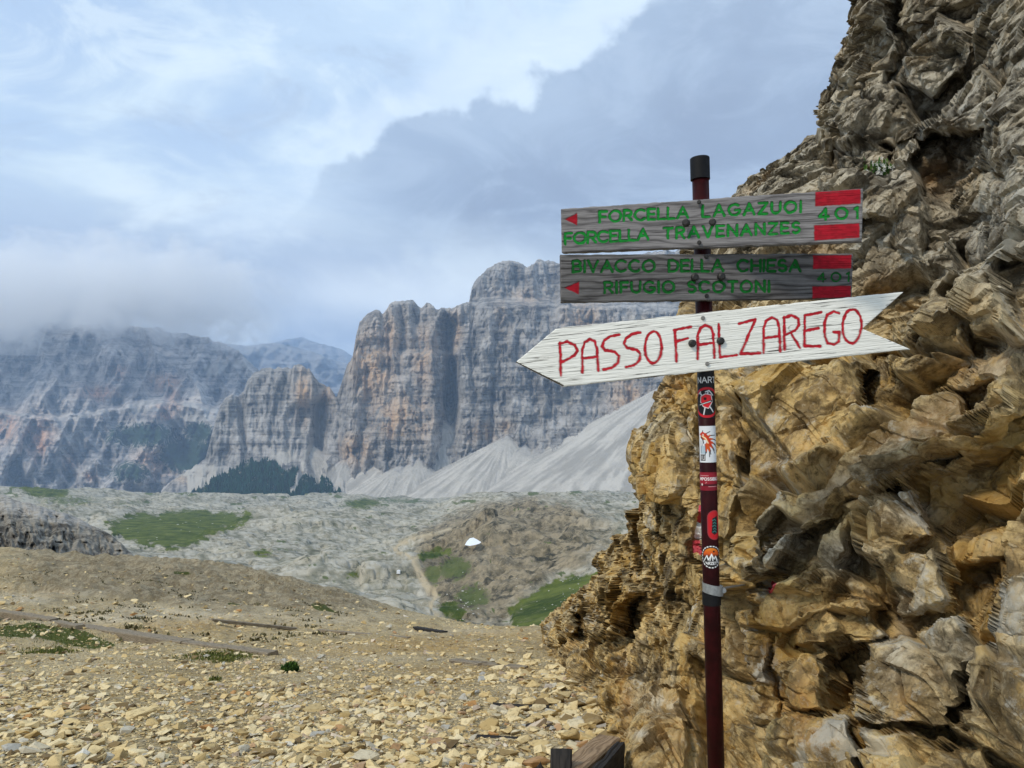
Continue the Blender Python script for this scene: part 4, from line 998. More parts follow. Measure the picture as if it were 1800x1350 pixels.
def board(name, TL, TR, BR, BL, dl, dr, mat, paints, label, gid, thick=.022, rows=104, cols=620, left=None, right=None, wear=None, groove=.0022):
    u = np.linspace(0, 1, cols)[None]; v = np.linspace(0, 1, rows)[:, None]
    lu = np.zeros(rows) if left is None else np.array([left(q_) for q_ in v[:, 0]]); ru = np.ones(rows) if right is None else np.array([right(q_) for q_ in v[:, 0]])
    U = lu[:, None]+(ru-lu)[:, None]*u; Vv = np.broadcast_to(v, U.shape)
    A = [P(*TL, dl), P(*TR, dr), P(*BR, dr), P(*BL, dl)]
    V = (A[0]*((1-U)*(1-Vv))[..., None]+A[1]*(U*(1-Vv))[..., None]+A[2]*(U*Vv)[..., None]+A[3]*((1-U)*Vv)[..., None])
    nrm = np.cross(A[1]-A[0], A[3]-A[0]); nrm /= np.linalg.norm(nrm)
    if nrm[1] > 0: nrm = -nrm
    Lm = np.linalg.norm(A[1]-A[0]); Hm = np.linalg.norm(A[3]-A[0]); gs = U*Lm; gt = Vv*Hm
    px, py = proj(V); col = np.zeros(U.shape+(4,)); dep = np.zeros(U.shape); lab = np.zeros(U.shape, int)
    for k, (nm, fn, c_, gr, _l) in enumerate(paints):
        cv = fn(px, py); col[..., :3] = np.where(cv[..., None] > .02, np.array(c_)*(.35+.65*cv[..., None]**2)*(.8+.3*fbm(np.stack([px/7, py/4, px*0], -1), 3, 77+k)[..., None]), col[..., :3]); col[..., 3] = np.maximum(col[..., 3], cv)  # groove shade painted in: colour darkens towards the stroke edges
        dep = np.maximum(dep, cv*groove*gr); lab = np.where(cv > .5, k+1, lab)
    edge = np.minimum(np.minimum(U-lu[:, None], ru[:, None]-U)*Lm, np.minimum(Vv, 1-Vv)*Hm)
    rnd = .0022*(1-np.clip(edge/.004, 0, 1))**2+.0008*fbm(np.stack([gs/.05, gt/.002, gs*0+gid], -1), 3, 130)
    V = V-nrm*(dep+rnd)[..., None]
    nb_ = .0015*fbm(np.stack([gs[0]/.02, gs[0]*0, gs[0]*0+gid], -1), 3, 133)
    upd = (A[0]-A[3])/Hm; V[0] += upd*nb_[:, None]; V[-1] += upd*nb_[::-1, None]
    Bk = V-nrm*thick; R_, C_ = U.shape
    VV = np.concatenate([V.reshape(-1, 3), Bk.reshape(-1, 3)]); n = R_*C_
    Fr = gridF(R_, C_); idx = np.arange(n).reshape(R_, C_)
    ring = np.concatenate([idx[0, :], idx[1:, -1], idx[-1, -2::-1], idx[-2:0:-1, 0]]); r2 = np.roll(ring, -1)
    side = np.stack([ring, ring+n, r2+n, r2], -1); back = Fr[:, ::-1]+n
    at = dict(gs=np.concatenate([gs.ravel()]*2), gt=np.concatenate([gt.ravel(), gt.ravel()+.3]), gid=np.full(2*n, float(gid)), paint=np.concatenate([col.reshape(-1, 4), np.zeros((n, 4))]))
    if wear is not None: at['wear'] = np.concatenate([wear(px, py, edge).ravel(), np.full(n, .3)])
    fl = np.take(lab.ravel(), Fr).max(1); fl = np.where(np.take((lab > 0).ravel(), Fr).mean(1) > .5, fl, 0)
    org = V.reshape(-1, 3).mean(0)
    b = solid(name, VV, np.concatenate([Fr[fl == 0], side, back]), mat, False, at, parent=post_root, origin=org, label=label)
    for k, (nm, fn, c_, gr, _l) in enumerate(paints):
        if (fl == k+1).any(): solid(nm, VV, Fr[fl == k+1], mat, False, at, parent=b, origin=org, label=_l)
    return b, nrm, (A, px, py, V)
def T(txt, x0, y0, x1, y1, h, w=5.0):
    s_ = text_strokes(txt, x0, y0, x1, y1, h)
    return lambda px, py: stroke_cov(px+.7*n2(px, py, 9, 9, 2, 5), py+.7*n2(px, py, 9, 9, 2, 6), s_, w, .6, .9)
def PLY(pts, soft=1.2): return lambda px, py: sst(-soft, soft, polysd(px+.7*n2(px, py, 5, 5, 2, 3), py+.7*n2(px, py, 5, 5, 2, 4), pts))
def multi(*f): return lambda px, py: np.max([g(px, py) for g in f], 0)
def knobs(parent, nrm, d, bolts, screws, mat_s):
    for (x, y) in bolts:
        c = P(x, y, d); V1, F1_ = cyl(c-nrm*.004, c+nrm*.007, .0112, 18, .0098); V2, F2_ = cyl(c+nrm*.007, c+nrm*.009, .0098, 18, .006)
        solid('bolt', *join([(V1, F1_), (V2, F2_)]), M_bolt, False, parent=parent, origin=c)
    for (x, y) in screws:
        c = P(x, y, d); V1, F1_ = cyl(c-nrm*.002, c+nrm*.0022, .0062, 14, .0050); V2, F2_ = cyl(c+nrm*.002, c+nrm*.0030, .0026, 8)
        solid('screw', *join([(V1, F1_), (V2, F2_)]), mat_s, False, parent=parent, origin=c)
LB = 'green routed lettering'
b1, nr, g1 = board('sign_board', (985.5, 367), (1517, 331), (1515, 424), (987, 444), 2.27, 1.955, M_wood, [
    ('lettering', T('FORCELLA', 1054, 390.5, 1209, 382.5, 18.5), GREEN, 1., 'green routed word FORCELLA in the upper line'),
    ('lettering', T('LAGAZUOI', 1235, 381, 1408, 372.5, 19), GREEN, 1., 'green routed word LAGAZUOI'),
    ('lettering', T('FORCELLA', 993, 429, 1139, 420.5, 18.5), GREEN, 1., 'green routed word FORCELLA in the lower line'),
    ('lettering', T('TRAVENANZES', 1167, 419.5, 1406, 409, 18.5), GREEN, 1., 'green routed word TRAVENANZES'),
    ('number', T('401', 1440, 386.5, 1508, 383, 19), GREEN, 1., 'green routed number 401'),
    ('arrow', PLY([(992, 385.5), (1014.5, 374.5), (1014.5, 396)]), RED, .8, 'red arrow head pointing left'),
    ('stripe', PLY([(1433, 337), (1513, 332), (1513, 358), (1433, 363)]), RED, .2, 'upper red stripe'),
    ('stripe', PLY([(1431, 396), (1511, 392), (1511, 418), (1431, 423)]), RED, .2, 'lower red stripe'),
    ],
    'grey weathered top board reading FORCELLA LAGAZUOI and FORCELLA TRAVENANZES 401', 1)
knobs(b1, nr, 2.105, [(1205.7, 391.6), (1253, 391)], [(1228.7, 355), (1228.9, 426)], M_bolt)
b2, nr, g2 = board('sign_board', (985, 447.5), (1500, 445.5), (1497.5, 524.5), (986.5, 531), 2.115, 2.135, M_wood_shaded, [
    ('lettering', T('BIVACCO', 1007, 478, 1151, 477, 19.5), GREEN_SHADED, 1., 'green routed word BIVACCO'),
    ('lettering', T('DELLA', 1176, 477, 1271, 476.5, 19.5), GREEN_SHADED, 1., 'green routed word DELLA'),
    ('lettering', T('CHIESA', 1297, 476.5, 1407, 476.5, 19.5), GREEN_SHADED, 1., 'green routed word CHIESA'),
    ('lettering', T('RIFUGIO', 1063, 514.5, 1185, 513.5, 18.5), GREEN_SHADED, 1., 'green routed word RIFUGIO'),
    ('lettering', T('SCOTONI', 1210, 513.5, 1352, 512.5, 18.5), GREEN_SHADED, 1., 'green routed word SCOTONI'),
    ('number', T('401', 1438, 495, 1493, 494, 15, 3.4), GREEN_SHADED, 1., 'green routed number 401'),
    ('arrow', PLY([(992, 506), (1018, 495), (1018, 517.5)]), RED, .8, 'red arrow head pointing left'),
    ('stripe', PLY([(1429, 449), (1497, 448), (1496.5, 472), (1429, 473)]), RED, .2, 'upper red stripe'),
    ('stripe', PLY([(1428, 503.5), (1496, 502), (1495.5, 522.5), (1428, 525)]), RED, .2, 'lower red stripe'),
    ],
    'grey middle board, tinted darker for shade, reading BIVACCO DELLA CHIESA and RIFUGIO SCOTONI 401', 2)
knobs(b2, nr, 2.122, [(1221.3, 487.5), (1268, 486.5)], [(1242, 451), (1242.7, 520)], M_bolt)
let = [('P', 250, 328, 828, 970), ('A', 345, 419, 818, 955), ('S', 432, 508, 802, 945), ('S', 525, 600, 792, 935), ('O', 615, 690, 785, 920), ('F', 740, 815, 768, 910), ('A', 838, 916, 758, 898), ('L', 928, 1010, 750, 892), ('Z', 1018, 1110, 735, 882), ('A', 1120, 1198, 725, 872), ('R', 1208, 1280, 715, 862), ('E', 1295, 1372, 706, 852), ('G', 1382, 1450, 700, 842), ('O', 1460, 1545, 690, 835)]
def white_txt(ls):
    st = []
    for c, xa, xb, ya, yb in ls:
        sl = -.10
        for s_ in H[c]:
            st.append([(880+(xa+(xb-xa)*q_[0])/2.432, 260+(yb-(yb-ya)*q_[1])/2.432+(q_[0]-.5)*(xb-xa)/2.432*sl) for q_ in s_])
    return lambda px, py: stroke_cov(px+.6*n2(px, py, 8, 8, 2, 8), py+.6*n2(px, py, 8, 8, 2, 9), st, 5.2, .7, 1.3)
# corner frame of the arrow-shaped white board: u runs from the tip to the swallow tail
WTL, WTR, WBR, WBL = (905, 584.5), (1600.5, 511.0), (1603, 613.6), (908, 688.5)
def wl_(v): tip = .50; return .106*(tip-v)/tip if v < tip else .120*(v-tip)/(1-tip)
def wr_(v): nt = .56; return .985-.107*v/nt if v < nt else .878+.119*(v-nt)/(1-nt)
def wearf(px, py, edge):
    w_ = .62*np.exp(-edge/.0045)+.18*blobs(px, py, [(1010, 660, 50, 12, 1.), (1400, 578, 60, 14, 1.6), (1590, 520, 26, 10, 1.4), (1000, 590, 24, 10, .8), (950, 640, 30, 20, .6)])
    w_ = w_+.9*np.maximum(0, 1-linedist(px, py, [(905, 636), (990, 677)])/2.5)+.8*np.maximum(0, 1-linedist(px, py, [(1560, 514), (1600, 510)])/2.)
    kx = px-1400; ky = (py-577)*2.2
    return w_+.45*np.exp(-((np.hypot(kx, ky)-14)/3.)**2)
b3, nr, g3 = board('sign_board', WTL, WTR, WBR, WBL, 2.10, 2.085, M_white, [
    ('lettering', white_txt(let[:5]), BRED, .15, 'red hand-painted word PASSO'),
    ('lettering', white_txt(let[5:]), BRED, .15, 'red hand-painted word FALZAREGO')],
    'white arrow-shaped board with swallow tail reading PASSO FALZAREGO in red', 3, left=wl_, right=wr_, wear=wearf, rows=124, cols=640, thick=.020)
M_washer = flat_mat('worn_washer', (.25, .24, .22), .6, .4, .3, .3, 200)
knobs(b3, nr, 2.091, [(1217, 603.5), (1266.5, 599.5)], [], M_bolt)
knobs(b3, nr, 2.091, [], [(1236, 559), (1243.5, 639.5)], M_washer)

# stickers wrapped on the post; painted in arc-length / row coordinates
M_stick = None
def sticker_mat():
    m, t, b = new_mat('sticker_print'); a = t.node('ShaderNodeAttribute'); a.attribute_name = 'print'
    sc = t.mr(t.noise(t.pos(), 260, 5, .7), .60, .72, 0, .35)
    t.put(b.inputs['Base Color'], t.mix(sc, a.outputs['Color'], (.10, .08, .07)))
    b.inputs['Roughness'].default_value = .42; return m
M_stick = sticker_mat()
AX = (PBm-PT)/np.linalg.norm(PBm-PT); PXR = .0235*F/PD       # radius in px
def axis_at(y): return PT+(PBm-PT)*((y-284)/(1700-284))
def sticker(y0, y1, a0, a1, painter, label, mask=None, lift=.0004):
    nb_, na_ = int((y1-y0)/.42)+2, int((a1-a0)/.42)+2
    a = np.linspace(a0, a1, na_)[None]; y = np.linspace(y0, y1, nb_)[:, None]
    A_, Y_ = np.broadcast_arrays(a, y); phi = A_/PXR
    c = axis_at(Y_[..., None]); ctr = axis_at((y0+y1)/2); fwd = np.array([0, 0, EYE])-ctr; fwd[2] = 0; fwd -= AX*(fwd@AX); fwd /= np.linalg.norm(fwd)
    rt = np.cross(AX, fwd); rt = rt if rt[0] > 0 else -rt
    V = c+(.0235+lift)*(np.cos(phi)[..., None]*fwd+np.sin(phi)[..., None]*rt)
    colr = np.ones(A_.shape+(4,)); painter(A_, Y_, colr)
    Fq = gridF(*A_.shape)
    if mask is not None:
        k = mask(A_, Y_).ravel(); Fq = Fq[np.take(k, Fq).all(1)]
    return solid('sticker', V.reshape(-1, 3), Fq, M_stick, True, {'print': colr.reshape(-1, 4)}, parent=post, label=label)
def fillc(c, m, v): c[..., :3] = c[..., :3]*(1-m[..., None])+np.array(v)*m[..., None]
def pc1(A, Y, c):
    c[..., :3] = (.006, .006, .007)
    fillc(c, stroke_cov(A, Y, text_strokes('NARTI', -16, 673, 22, 673, 9.5), 1.5, .4), (.75, .76, .76))
    r = np.hypot(A-1, Y-707.5); fillc(c, 1-sst(1.6, 2.6, np.abs(r-24.5)), (.50, .01, .02))
    for s_ in ([(-10, 692), (12, 724)], [(3, 690), (-5, 728)], [(-1, 689), (5, 687), (12, 695)], [(-14, 692), (-10, 689)]): fillc(c, stroke_cov(A, Y, [s_], 2., .5), (.62, .64, .66))
    sh = [(-9, 697), (-1, 693), (8, 695), (10, 706), (3, 717), (-5, 714), (-10, 706)]
    fillc(c, sst(-1.8, -1., polysd(A, Y, sh)), (.65, .55, .55)); fillc(c, sst(-.5, .5, polysd(A, Y, sh)), (.60, .012, .02))
    fillc(c, 1-sst(2., 3.4, np.hypot(A+2, Y-701)), (.03, .0, .0))
    fillc(c, stroke_cov(A, Y, [[(-14, 712), (9, 705)]], 3.6, .5), (.02, .02, .02)); fillc(c, stroke_cov(A, Y, [[(-12+2.1*k, 711.5-.64*k), (-11.2+2.1*k, 711.3-.64*k)] for k in range(10)], 1.2, .4), (.8, .8, .8))
sticker(651, 735, -30, 30, pc1, 'black sticker with white letters and red ring around crossed ice axes')
def pc2(A, Y, c):
    c[..., :3] = (.68, .70, .72)
    for k in range(22):
        th = math.radians(-118+k*9.3); L_ = 17+4*math.sin(k*2.1)
        p0 = (-5+5*math.cos(th), 776+5*math.sin(th)); p1 = (-5+L_*.75*math.cos(th), 776+L_*.8*math.sin(th)+2); p2 = (-5+L_*1.25*math.cos(th+.22), 776+L_*1.15*math.sin(th+.22)+4)
        fillc(c, stroke_cov(A, Y, [[p1, p2]], 1.5, .5), (.02, .02, .025)); fillc(c, stroke_cov(A, Y, [[p0, p1]], 2.6, .6), (.55, .06+.012*(k % 4), .01))
    fillc(c, stroke_cov(A, Y, [[(-13, 763), (-8, 760), (-2, 764), (3, 772), (6, 782)]], 3.4, .6), (.50, .03, .01))
    fillc(c, stroke_cov(A, Y, [[(-9, 766), (-3, 770), (1, 778)]], 2., .5), (.80, .68, .42)); fillc(c, stroke_cov(A, Y, [[(-12, 768), (-8, 772), (-7, 778)]], 2.2, .5), (.02, .02, .03))
    fillc(c, sst(-.5, .5, polysd(A, Y, [(-13, 783), (-4, 783), (-4, 797), (-13, 797)])), (.38, .48, .55))
    for s_ in ([(-12, 774), (-12, 796)], [(-8, 778), (-9, 783)], [(-4, 780), (-4, 797)]): fillc(c, stroke_cov(A, Y, [s_], 1., .4), (.12, .14, .18))
    fillc(c, sst(-.5, .5, polysd(A, Y, [(-14, 798), (-4, 798), (-4, 809), (-14, 809)])), (.02, .02, .02)); fillc(c, stroke_cov(A, Y, [[(-12, 800), (-12, 807)], [(-9, 800), (-9, 807), (-6, 807), (-6, 800)]], .9, .3), (.7, .7, .7))
sticker(748.5, 812, -17, 20, pc2, 'white sticker with red and black feather headdress drawing')
def pc3(A, Y, c):
    c[..., :3] = (.20, .008, .018); fillc(c, sst(828, 834, Y)*(1-sst(848, 850, Y)), (.28, .012, .025)); fillc(c, sst(849, 851, Y)*(1-sst(852, 853.5, Y)), (.05, .004, .008))
    fillc(c, stroke_cov(A, Y, text_strokes('IMPOSSIBILE', -18, 843, 21, 843, 4.6), 1.1, .35), (.75, .72, .70))
    fillc(c, stroke_cov(A, Y, [[(-16, 835), (0, 835)], [(-3, 846), (-5, 848)], [(0, 854), (16, 854)]], .9, .5), (.6, .3, .3)); fillc(c, 1-sst(1.6, 2.6, np.hypot((A+12)*1.2, Y-850.5)), (.7, .55, .52))
sticker(829, 861, -24, 24, pc3, 'dark red sticker reading IMPOSSIBILE in small white letters')
def cap_d(A, Y): return linedist(A, Y, [(9, 908), (9, 934)])
def pc4(A, Y, c):
    d = cap_d(A, Y); c[..., :3] = (.28, .03, .04); fillc(c, 1-sst(11., 11.8, d), (.50, .012, .018)); fillc(c, sst(-.6, .6, polysd(A, Y, [(5, 909), (15, 905), (16, 934), (8, 938), (3, 934)])), (.012, .012, .014))
    for k in range(5): fillc(c, stroke_cov(A, Y, [[(5+1.2*(k % 2), 913+5*k), (9, 911+5*k), (12, 914+5*k)]], 1.3, .4), (.05, .22, .20))
sticker(893, 949, -5, 23, pc4, 'red rounded sticker with black panel and small teal marks', lambda A, Y: cap_d(A, Y) < 13.2)
def pc5(A, Y, c):
    r = np.hypot(A-2, Y-976.5); an = np.arctan2(Y-976.5, A-2); c[..., :3] = (.015, .012, .012)
    fillc(c, (1-sst(.5, 1.2, np.abs(r-18.6)))*(np.sin(an*22) > -.5), (.8, .8, .78)); ins = 1-sst(15.2, 16.2, r)
    fillc(c, ins*(1-sst(970, 977, Y+n2(A, Y, 6, 5, 2, 3)*2)), (.62, .10, .012)); fillc(c, ins*(1-sst(960, 970, Y)), (.68, .22, .02)); fillc(c, 1-sst(1.3, 2.2, np.hypot(A-6, Y-967)), (.03, .01, .01))
    for s_ in ([(-12, 984), (-6, 974), (-3, 981), (2, 971), (6, 980), (9, 975), (13, 983)], [(-6, 975), (-4, 982)], [(2, 972), (4, 983)], [(1, 974), (-1, 983)], [(9, 976), (11, 983)]): fillc(c, ins*stroke_cov(A, Y, [s_], 1.4, .5), (.8, .82, .82))
    fillc(c, ins*stroke_cov(A, Y, text_strokes('MARZETTI', -13, 989.5, 16, 989.5, 4.2), 1., .35), (.75, .75, .74))
sticker(955, 998, -19, 23, pc5, 'round badge sticker with orange sunset over white mountain peaks', lambda A, Y: np.hypot(A-2, Y-976.5) < 20.4)
# strap clamp, rubber sleeve and its bolt
c0 = axis_at(1029); c1 = axis_at(1043); tl = np.array([.0, 0, -.004])
V1, F1_ = cyl(c0+np.array([-.0, 0, .004]), c1, .0290, 40)
clamp = solid('clamp', V1+np.array([.004, 0, 0])+(V1-V1.mean(0))[:, :1]*np.array([[0, 0, -.22]]), F1_, M_steel, False, parent=post, label='steel pipe clamp round the post')
solid('sleeve', *join([cyl(axis_at(1041), axis_at(1062), .0262, 32)]), M_cap, False, parent=post)
eb = axis_at(1036)+np.array([.030, -.004, 0])
solid('bolt', *join([cyl(eb+np.array([.001, -.012, .0]), eb+np.array([.001, .012, 0]), .0075, 12), cyl(eb+np.array([0, .0, .004]), cliff_at(1300, 1030)+np.array([.03, .03, 0]), .0034, 10)]), M_steel, False, parent=clamp)

# ---------------- loose stones on the scree
def hull(pts):
    import bmesh
    bm = bmesh.new()
    for p_ in pts: bm.verts.new(p_)
    r = bmesh.ops.convex_hull(bm, input=bm.verts); 
    bmesh.ops.delete(bm, geom=[g_ for g_ in r['geom_interior'] if isinstance(g_, bmesh.types.BMVert)], context='VERTS')
    bmesh.ops.triangulate(bm, faces=bm.faces); bm.verts.index_update()
    V = np.array([v_.co[:] for v_ in bm.verts]); F_ = np.array([[v_.index for v_ in f_.verts] for f_ in bm.faces]); bm.free(); return V, F_
def stone_shape(k):
    r_ = np.random.default_rng(500+k); n = 11 if k < 10 else 9
    p_ = r_.normal(size=(n, 3)); p_ /= np.linalg.norm(p_, axis=1, keepdims=True); p_ *= r_.uniform(.75, 1.1, (n, 1))
    p_ = np.sign(p_)*np.abs(p_)**.75
    return hull(p_*np.array([1, r_.uniform(.55, .9), r_.uniform(.20, .45)])*.62)
SH = [stone_shape(k) for k in range(14)]
def chip_shape(k):
    r_ = np.random.default_rng(700+k); p_ = r_.normal(size=(7, 3)); p_ /= np.linalg.norm(p_, axis=1, keepdims=True)
    return hull(p_*np.array([1, r_.uniform(.5, .9), r_.uniform(.25, .5)])*.62)
CH = [chip_shape(k) for k in range(14)]
def stone_mat():
    m, t, b = new_mat('loose_stone'); p = t.pos()
    info = t.node('ShaderNodeObjectInfo').outputs['Random']
    r_ = t.m('FRACT', t.m('ADD', t.attr('rnd'), info))
    c = t.ramp(r_, [(0, (.12, .08, .035)), (.14, (.28, .195, .085)), (.34, (.48, .35, .155)), (.60, (.64, .49, .245)), (.80, (.74, .61, .36)), (.92, (.40, .39, .35)), (.955, (.42, .21, .06)), (1., (.70, .66, .56))])
    n = t.noise(p, 34, 7, .7); c = t.mix(t.m('MULTIPLY', t.mr(n, .48, .68), .5), c, (.14, .10, .055))
    t.put(b.inputs['Base Color'], c); t.put(b.inputs['Normal'], t.bump(n, .6, .006)); b.inputs['Roughness'].default_value = .85; return m
M_stone = stone_mat()
rs = np.random.default_rng(77)
NS = 82000
sd_ = np.exp(rs.uniform(np.log(2.2), np.log(50), NS*2)) ; 
sx = rs.uniform(-330, 1190, NS*2)
foot = curve([(1.5, 1300), (2.4, 1150), (3.5, 1110), (4.05, 1100), (5.6, 1085), (8.6, 1000), (14.5, 975), (30, 960)], sd_)
keep = sx < foot+30
sd_ = sd_[keep][:NS]; sx = sx[keep][:NS]
size = .015+.017*rs.pareto(2.3, len(sd_)); size = np.minimum(size, .09)
size *= np.clip(sd_/9., 1., 3.)
sy = HY-F*(ground_z(sx, sd_)-EYE)/sd_
dens = fbm(np.stack([sx/F*sd_/.9, sd_/.9, sx*0], -1), 3, 141)
pc_ = np.clip(.85+1.1*dens, .3, 1)*np.where(sd_ > 9, .30+.65*np.exp(-(sd_-9)/6.), 1)
sd_, sx, size = sd_, sx, size
nf = 170; fd_ = np.exp(rs.uniform(np.log(2.6), np.log(12), nf)); fx_ = curve([(1.5, 1300), (2.4, 1150), (3.5, 1110), (4.05, 1100), (5.6, 1085), (8.6, 1000), (14.5, 975)], fd_)-np.abs(rs.normal(0, 60, nf))*4/fd_**.5+15
sd_ = np.concatenate([sd_, fd_]); sx = np.concatenate([sx, fx_]); size = np.concatenate([size, rs.uniform(.06, .17, nf)]); pc_ = np.concatenate([pc_, np.ones(nf)])
# trampled smoother lane with finer grit on the upper slope
ok = rs.uniform(size=len(sd_)) < pc_
sd_, sx, size = sd_[ok], sx[ok], size[ok]
SX = (sx-CX)/F*sd_; SZ = ground_z(sx, sd_)
pxs = size*F/sd_; order = np.argsort(-pxs)
vis = order[(sx[order] > -20)][:300]; rest = np.setdiff1d(order, vis)
def rotm(a, b_, c_):
    ca, sa, cb, sb, cc, sc = np.cos(a), np.sin(a), np.cos(b_), np.sin(b_), np.cos(c_), np.sin(c_)
    Z_ = np.zeros_like(a); O = np.ones_like(a)
    Rz = np.stack([ca, -sa, Z_, sa, ca, Z_, Z_, Z_, O], -1).reshape(-1, 3, 3); Rx = np.stack([O, Z_, Z_, Z_, cb, -sb, Z_, sb, cb], -1).reshape(-1, 3, 3); Ry = np.stack([cc, Z_, sc, Z_, O, Z_, -sc, Z_, cc], -1).reshape(-1, 3, 3)
    return Rz@Rx@Ry
ra, rb, rc_ = rs.uniform(0, 6.28, len(sd_)), rs.normal(0, .22, len(sd_))-.08, rs.normal(0, .2, len(sd_))
RM = rotm(ra, rb, rc_); rnd_ = np.clip(rs.normal(.55, .22, len(sd_)), 0, 1)
kind_ = rs.integers(0, 14, len(sd_)); Vs = []; Fs_ = []; Rn = []; o = 0
for k in range(28):
    id_ = rest[(kind_[rest] == k % 14) & ((pxs[rest] < 9) == (k > 13))]; sv, sf = (CH if k > 13 else SH)[k % 14]
    vv = np.einsum('nij,vj->nvi', RM[id_], sv)*size[id_][:, None, None]+np.stack([SX[id_], sd_[id_], SZ[id_]+size[id_]*.12], -1)[:, None]
    ff = sf[None]+(np.arange(len(id_))*len(sv))[:, None, None]+o; Vs.append(vv.reshape(-1, 3)); Fs_.append(ff.reshape(-1, 3)); Rn.append(np.repeat(rnd_[id_], len(sv))); o += len(id_)*len(sv)
mesh_np('gravel', np.concatenate(Vs), np.concatenate(Fs_), M_stone, False, dict(rnd=np.concatenate(Rn)), kind='stuff')
protos = []
def detail_stone(k):
    import bmesh
    sv, sf = SH[k]; bm = bmesh.new(); vs = [bm.verts.new(v_) for v_ in sv]
    for f_ in sf: bm.faces.new([vs[i] for i in f_])
    bmesh.ops.dissolve_limit(bm, angle_limit=.16, verts=bm.verts, edges=bm.edges)
    bmesh.ops.bevel(bm, geom=list(bm.edges), offset=.035, segments=1, affect='EDGES', clamp_overlap=True)
    bmesh.ops.triangulate(bm, faces=bm.faces); bm.verts.index_update()
    V = np.array([v_.co[:] for v_ in bm.verts]); F_ = np.array([[v_.index for v_ in f_.verts] for f_ in bm.faces]); bm.free()
    V = V*(1+.06*fbm(V*3+k, 2, 150+k)[:, None]); return mesh_np('stone', V, F_, M_stone, False, dict(rnd=np.full(len(V), .0)), link_it=False).data
SM = [detail_stone(k) for k in range(14)]
for n_, i_ in enumerate(vis):
    o_ = bpy.data.objects.new('stone', SM[kind_[i_]]); COL.objects.link(o_); o_.parent = ground
    M4 = Matrix([list(RM[i_][r]) for r in range(3)]).to_4x4(); s_ = float(size[i_])
    o_.matrix_local = Matrix.Translation((float(SX[i_]), float(sd_[i_]), float(SZ[i_]+s_*.14)))@M4@Matrix.Diagonal((s_, s_, s_, 1))
def boulder(x, y, px_w, k, label, squash=1., rnd=.7, rot=0.):
    g = gpt(x, y); s_ = px_w/F*g[1]; sv, sf = SH[k]
    V = sv@rotm(np.array([rot]), np.array([-.1]), np.array([.05]))[0].T*np.array([1, 1, squash])*s_*.85+g+np.array([0, 0, s_*.12])
    solid('stone_slab' if squash < .8 else 'boulder', V, sf, M_stone, False, dict(rnd=np.full(len(V), rnd)), label=label, cat='stone')
boulder(548, 1250, 46, 2, 'whitish flat stone standing out from the tan scree in the lower middle', .9, .97, .4)
boulder(250, 1262, 60, 5, 'pale split rock left of the middle of the stony foreground', .8, .60, 1.1)
boulder(645, 1338, 54, 1, 'orange tinted rock at the bottom edge among pale stones', 1., .955, .2)
boulder(742, 1224, 34, 3, 'tan pointed rock on the scree below the line of small stones', 1.2, .5, 2.)
boulder(516, 1100+60, 12, 4, 'small pale stone just above the dark green cushion plant', 1., .9, 2.)

# ---------------- old timbers across the slope
def log(pa, pb, w, h, label, mat=None, lift=-.12, seed=1, cat='timber', name='wood_plank', bend=.0):
    a = gpt(*pa); b_ = gpt(*pb); a = a+[0, 0, h*lift]; b_ = b_+[0, 0, h*lift]
    V, F_, at = rough_beam(a, b_, w, h, seed=seed, bend=bend, wear=.10*min(w, h)); at['gid'] = np.full(len(V), float(seed)); at['paint'] = np.zeros((len(V), 4))
    return solid(name, V, F_, mat or M_log, False, at, label=label, cat=cat)
log((-30, 1072), (96, 1092), .20, .16, 'leftmost length of old timber lying along the slope at the left edge', seed=2)
log((62, 1088), (142, 1104), .16, .13, 'short reddish timber overlapping the left end of the long pole', seed=3)
log((132, 1101), (330, 1132), .22, .14, 'long grey-brown weathered pole lying across the slope above the grass', seed=4)
log((322, 1131), (480, 1152), .16, .12, 'weathered pole continuing the long timber line towards the middle', seed=5)
log((372, 1090), (520, 1106), .09, .07, 'thin dark pole high on the slope, left of the two', seed=6)
log((560, 1108), (720, 1122), .09, .07, 'thin dark pole high on the slope, right of the two', seed=7)
log((730, 1103), (782, 1112), .14, .08, 'dark broken timber near the crest of the slope by the valley edge', M_timber_dark, seed=8)
log((796, 1163), (850, 1170), .14, .09, 'reddish plank lying in the scree below the crest, left one of a pair', seed=9)
log((845, 1168), (925, 1176), .10, .07, 'long thin brown plank lying right of the reddish plank', seed=10)
log((838, 1296), (916, 1300), .04, .022, 'narrow dark plank half buried in stones near the rock wall foot', M_timber_dark, seed=11)
log((866, 1240), (965, 1245), .05, .03, 'dark board buried among stones beside the cliff base', M_timber_dark, seed=12)
log((926, 1276), (968, 1280), .05, .03, 'small black wood fragment between stones near the cliff', M_timber_dark, seed=13)
def beam3(A, B, w, h, label, mat, seed, name='wood_plank', tip=False):
    V, F_, at = rough_beam(A, B, w, h, seed=seed, wear=.005)
    if tip:
        u_ = np.clip(((V-A)@(B-A))/((B-A)@(B-A)), 0, 1)[:, None]; ctr = A+u_*(B-A); V = ctr+(V-ctr)*(1-sst(.55, 1.02, u_))*1.3
    at['gid'] = np.full(len(V), float(seed)); at['paint'] = np.zeros((len(V), 4))
    solid(name, V, F_, mat, False, at, label=label, cat='timber')
beam3(P(960, 1400, 2.5), P(1070, 1308, 3.15), .10, .07, 'brown squared timber running out of the bottom edge beside the cliff', M_timber, 21)
beam3(P(1020, 1420, 2.38), P(1090, 1332, 2.95), .035, .12, 'thin dark piece added as the dark side face of the brown timber', M_timber_dark, 22)  # upright dark piece added to draw the brown timber's dark side face
beam3(P(985, 1420, 2.6), P(986, 1322, 2.75), .075, .05, 'black charred wooden stake stub at the bottom of the scree', M_timber_dark, 23, 'wooden_stake')
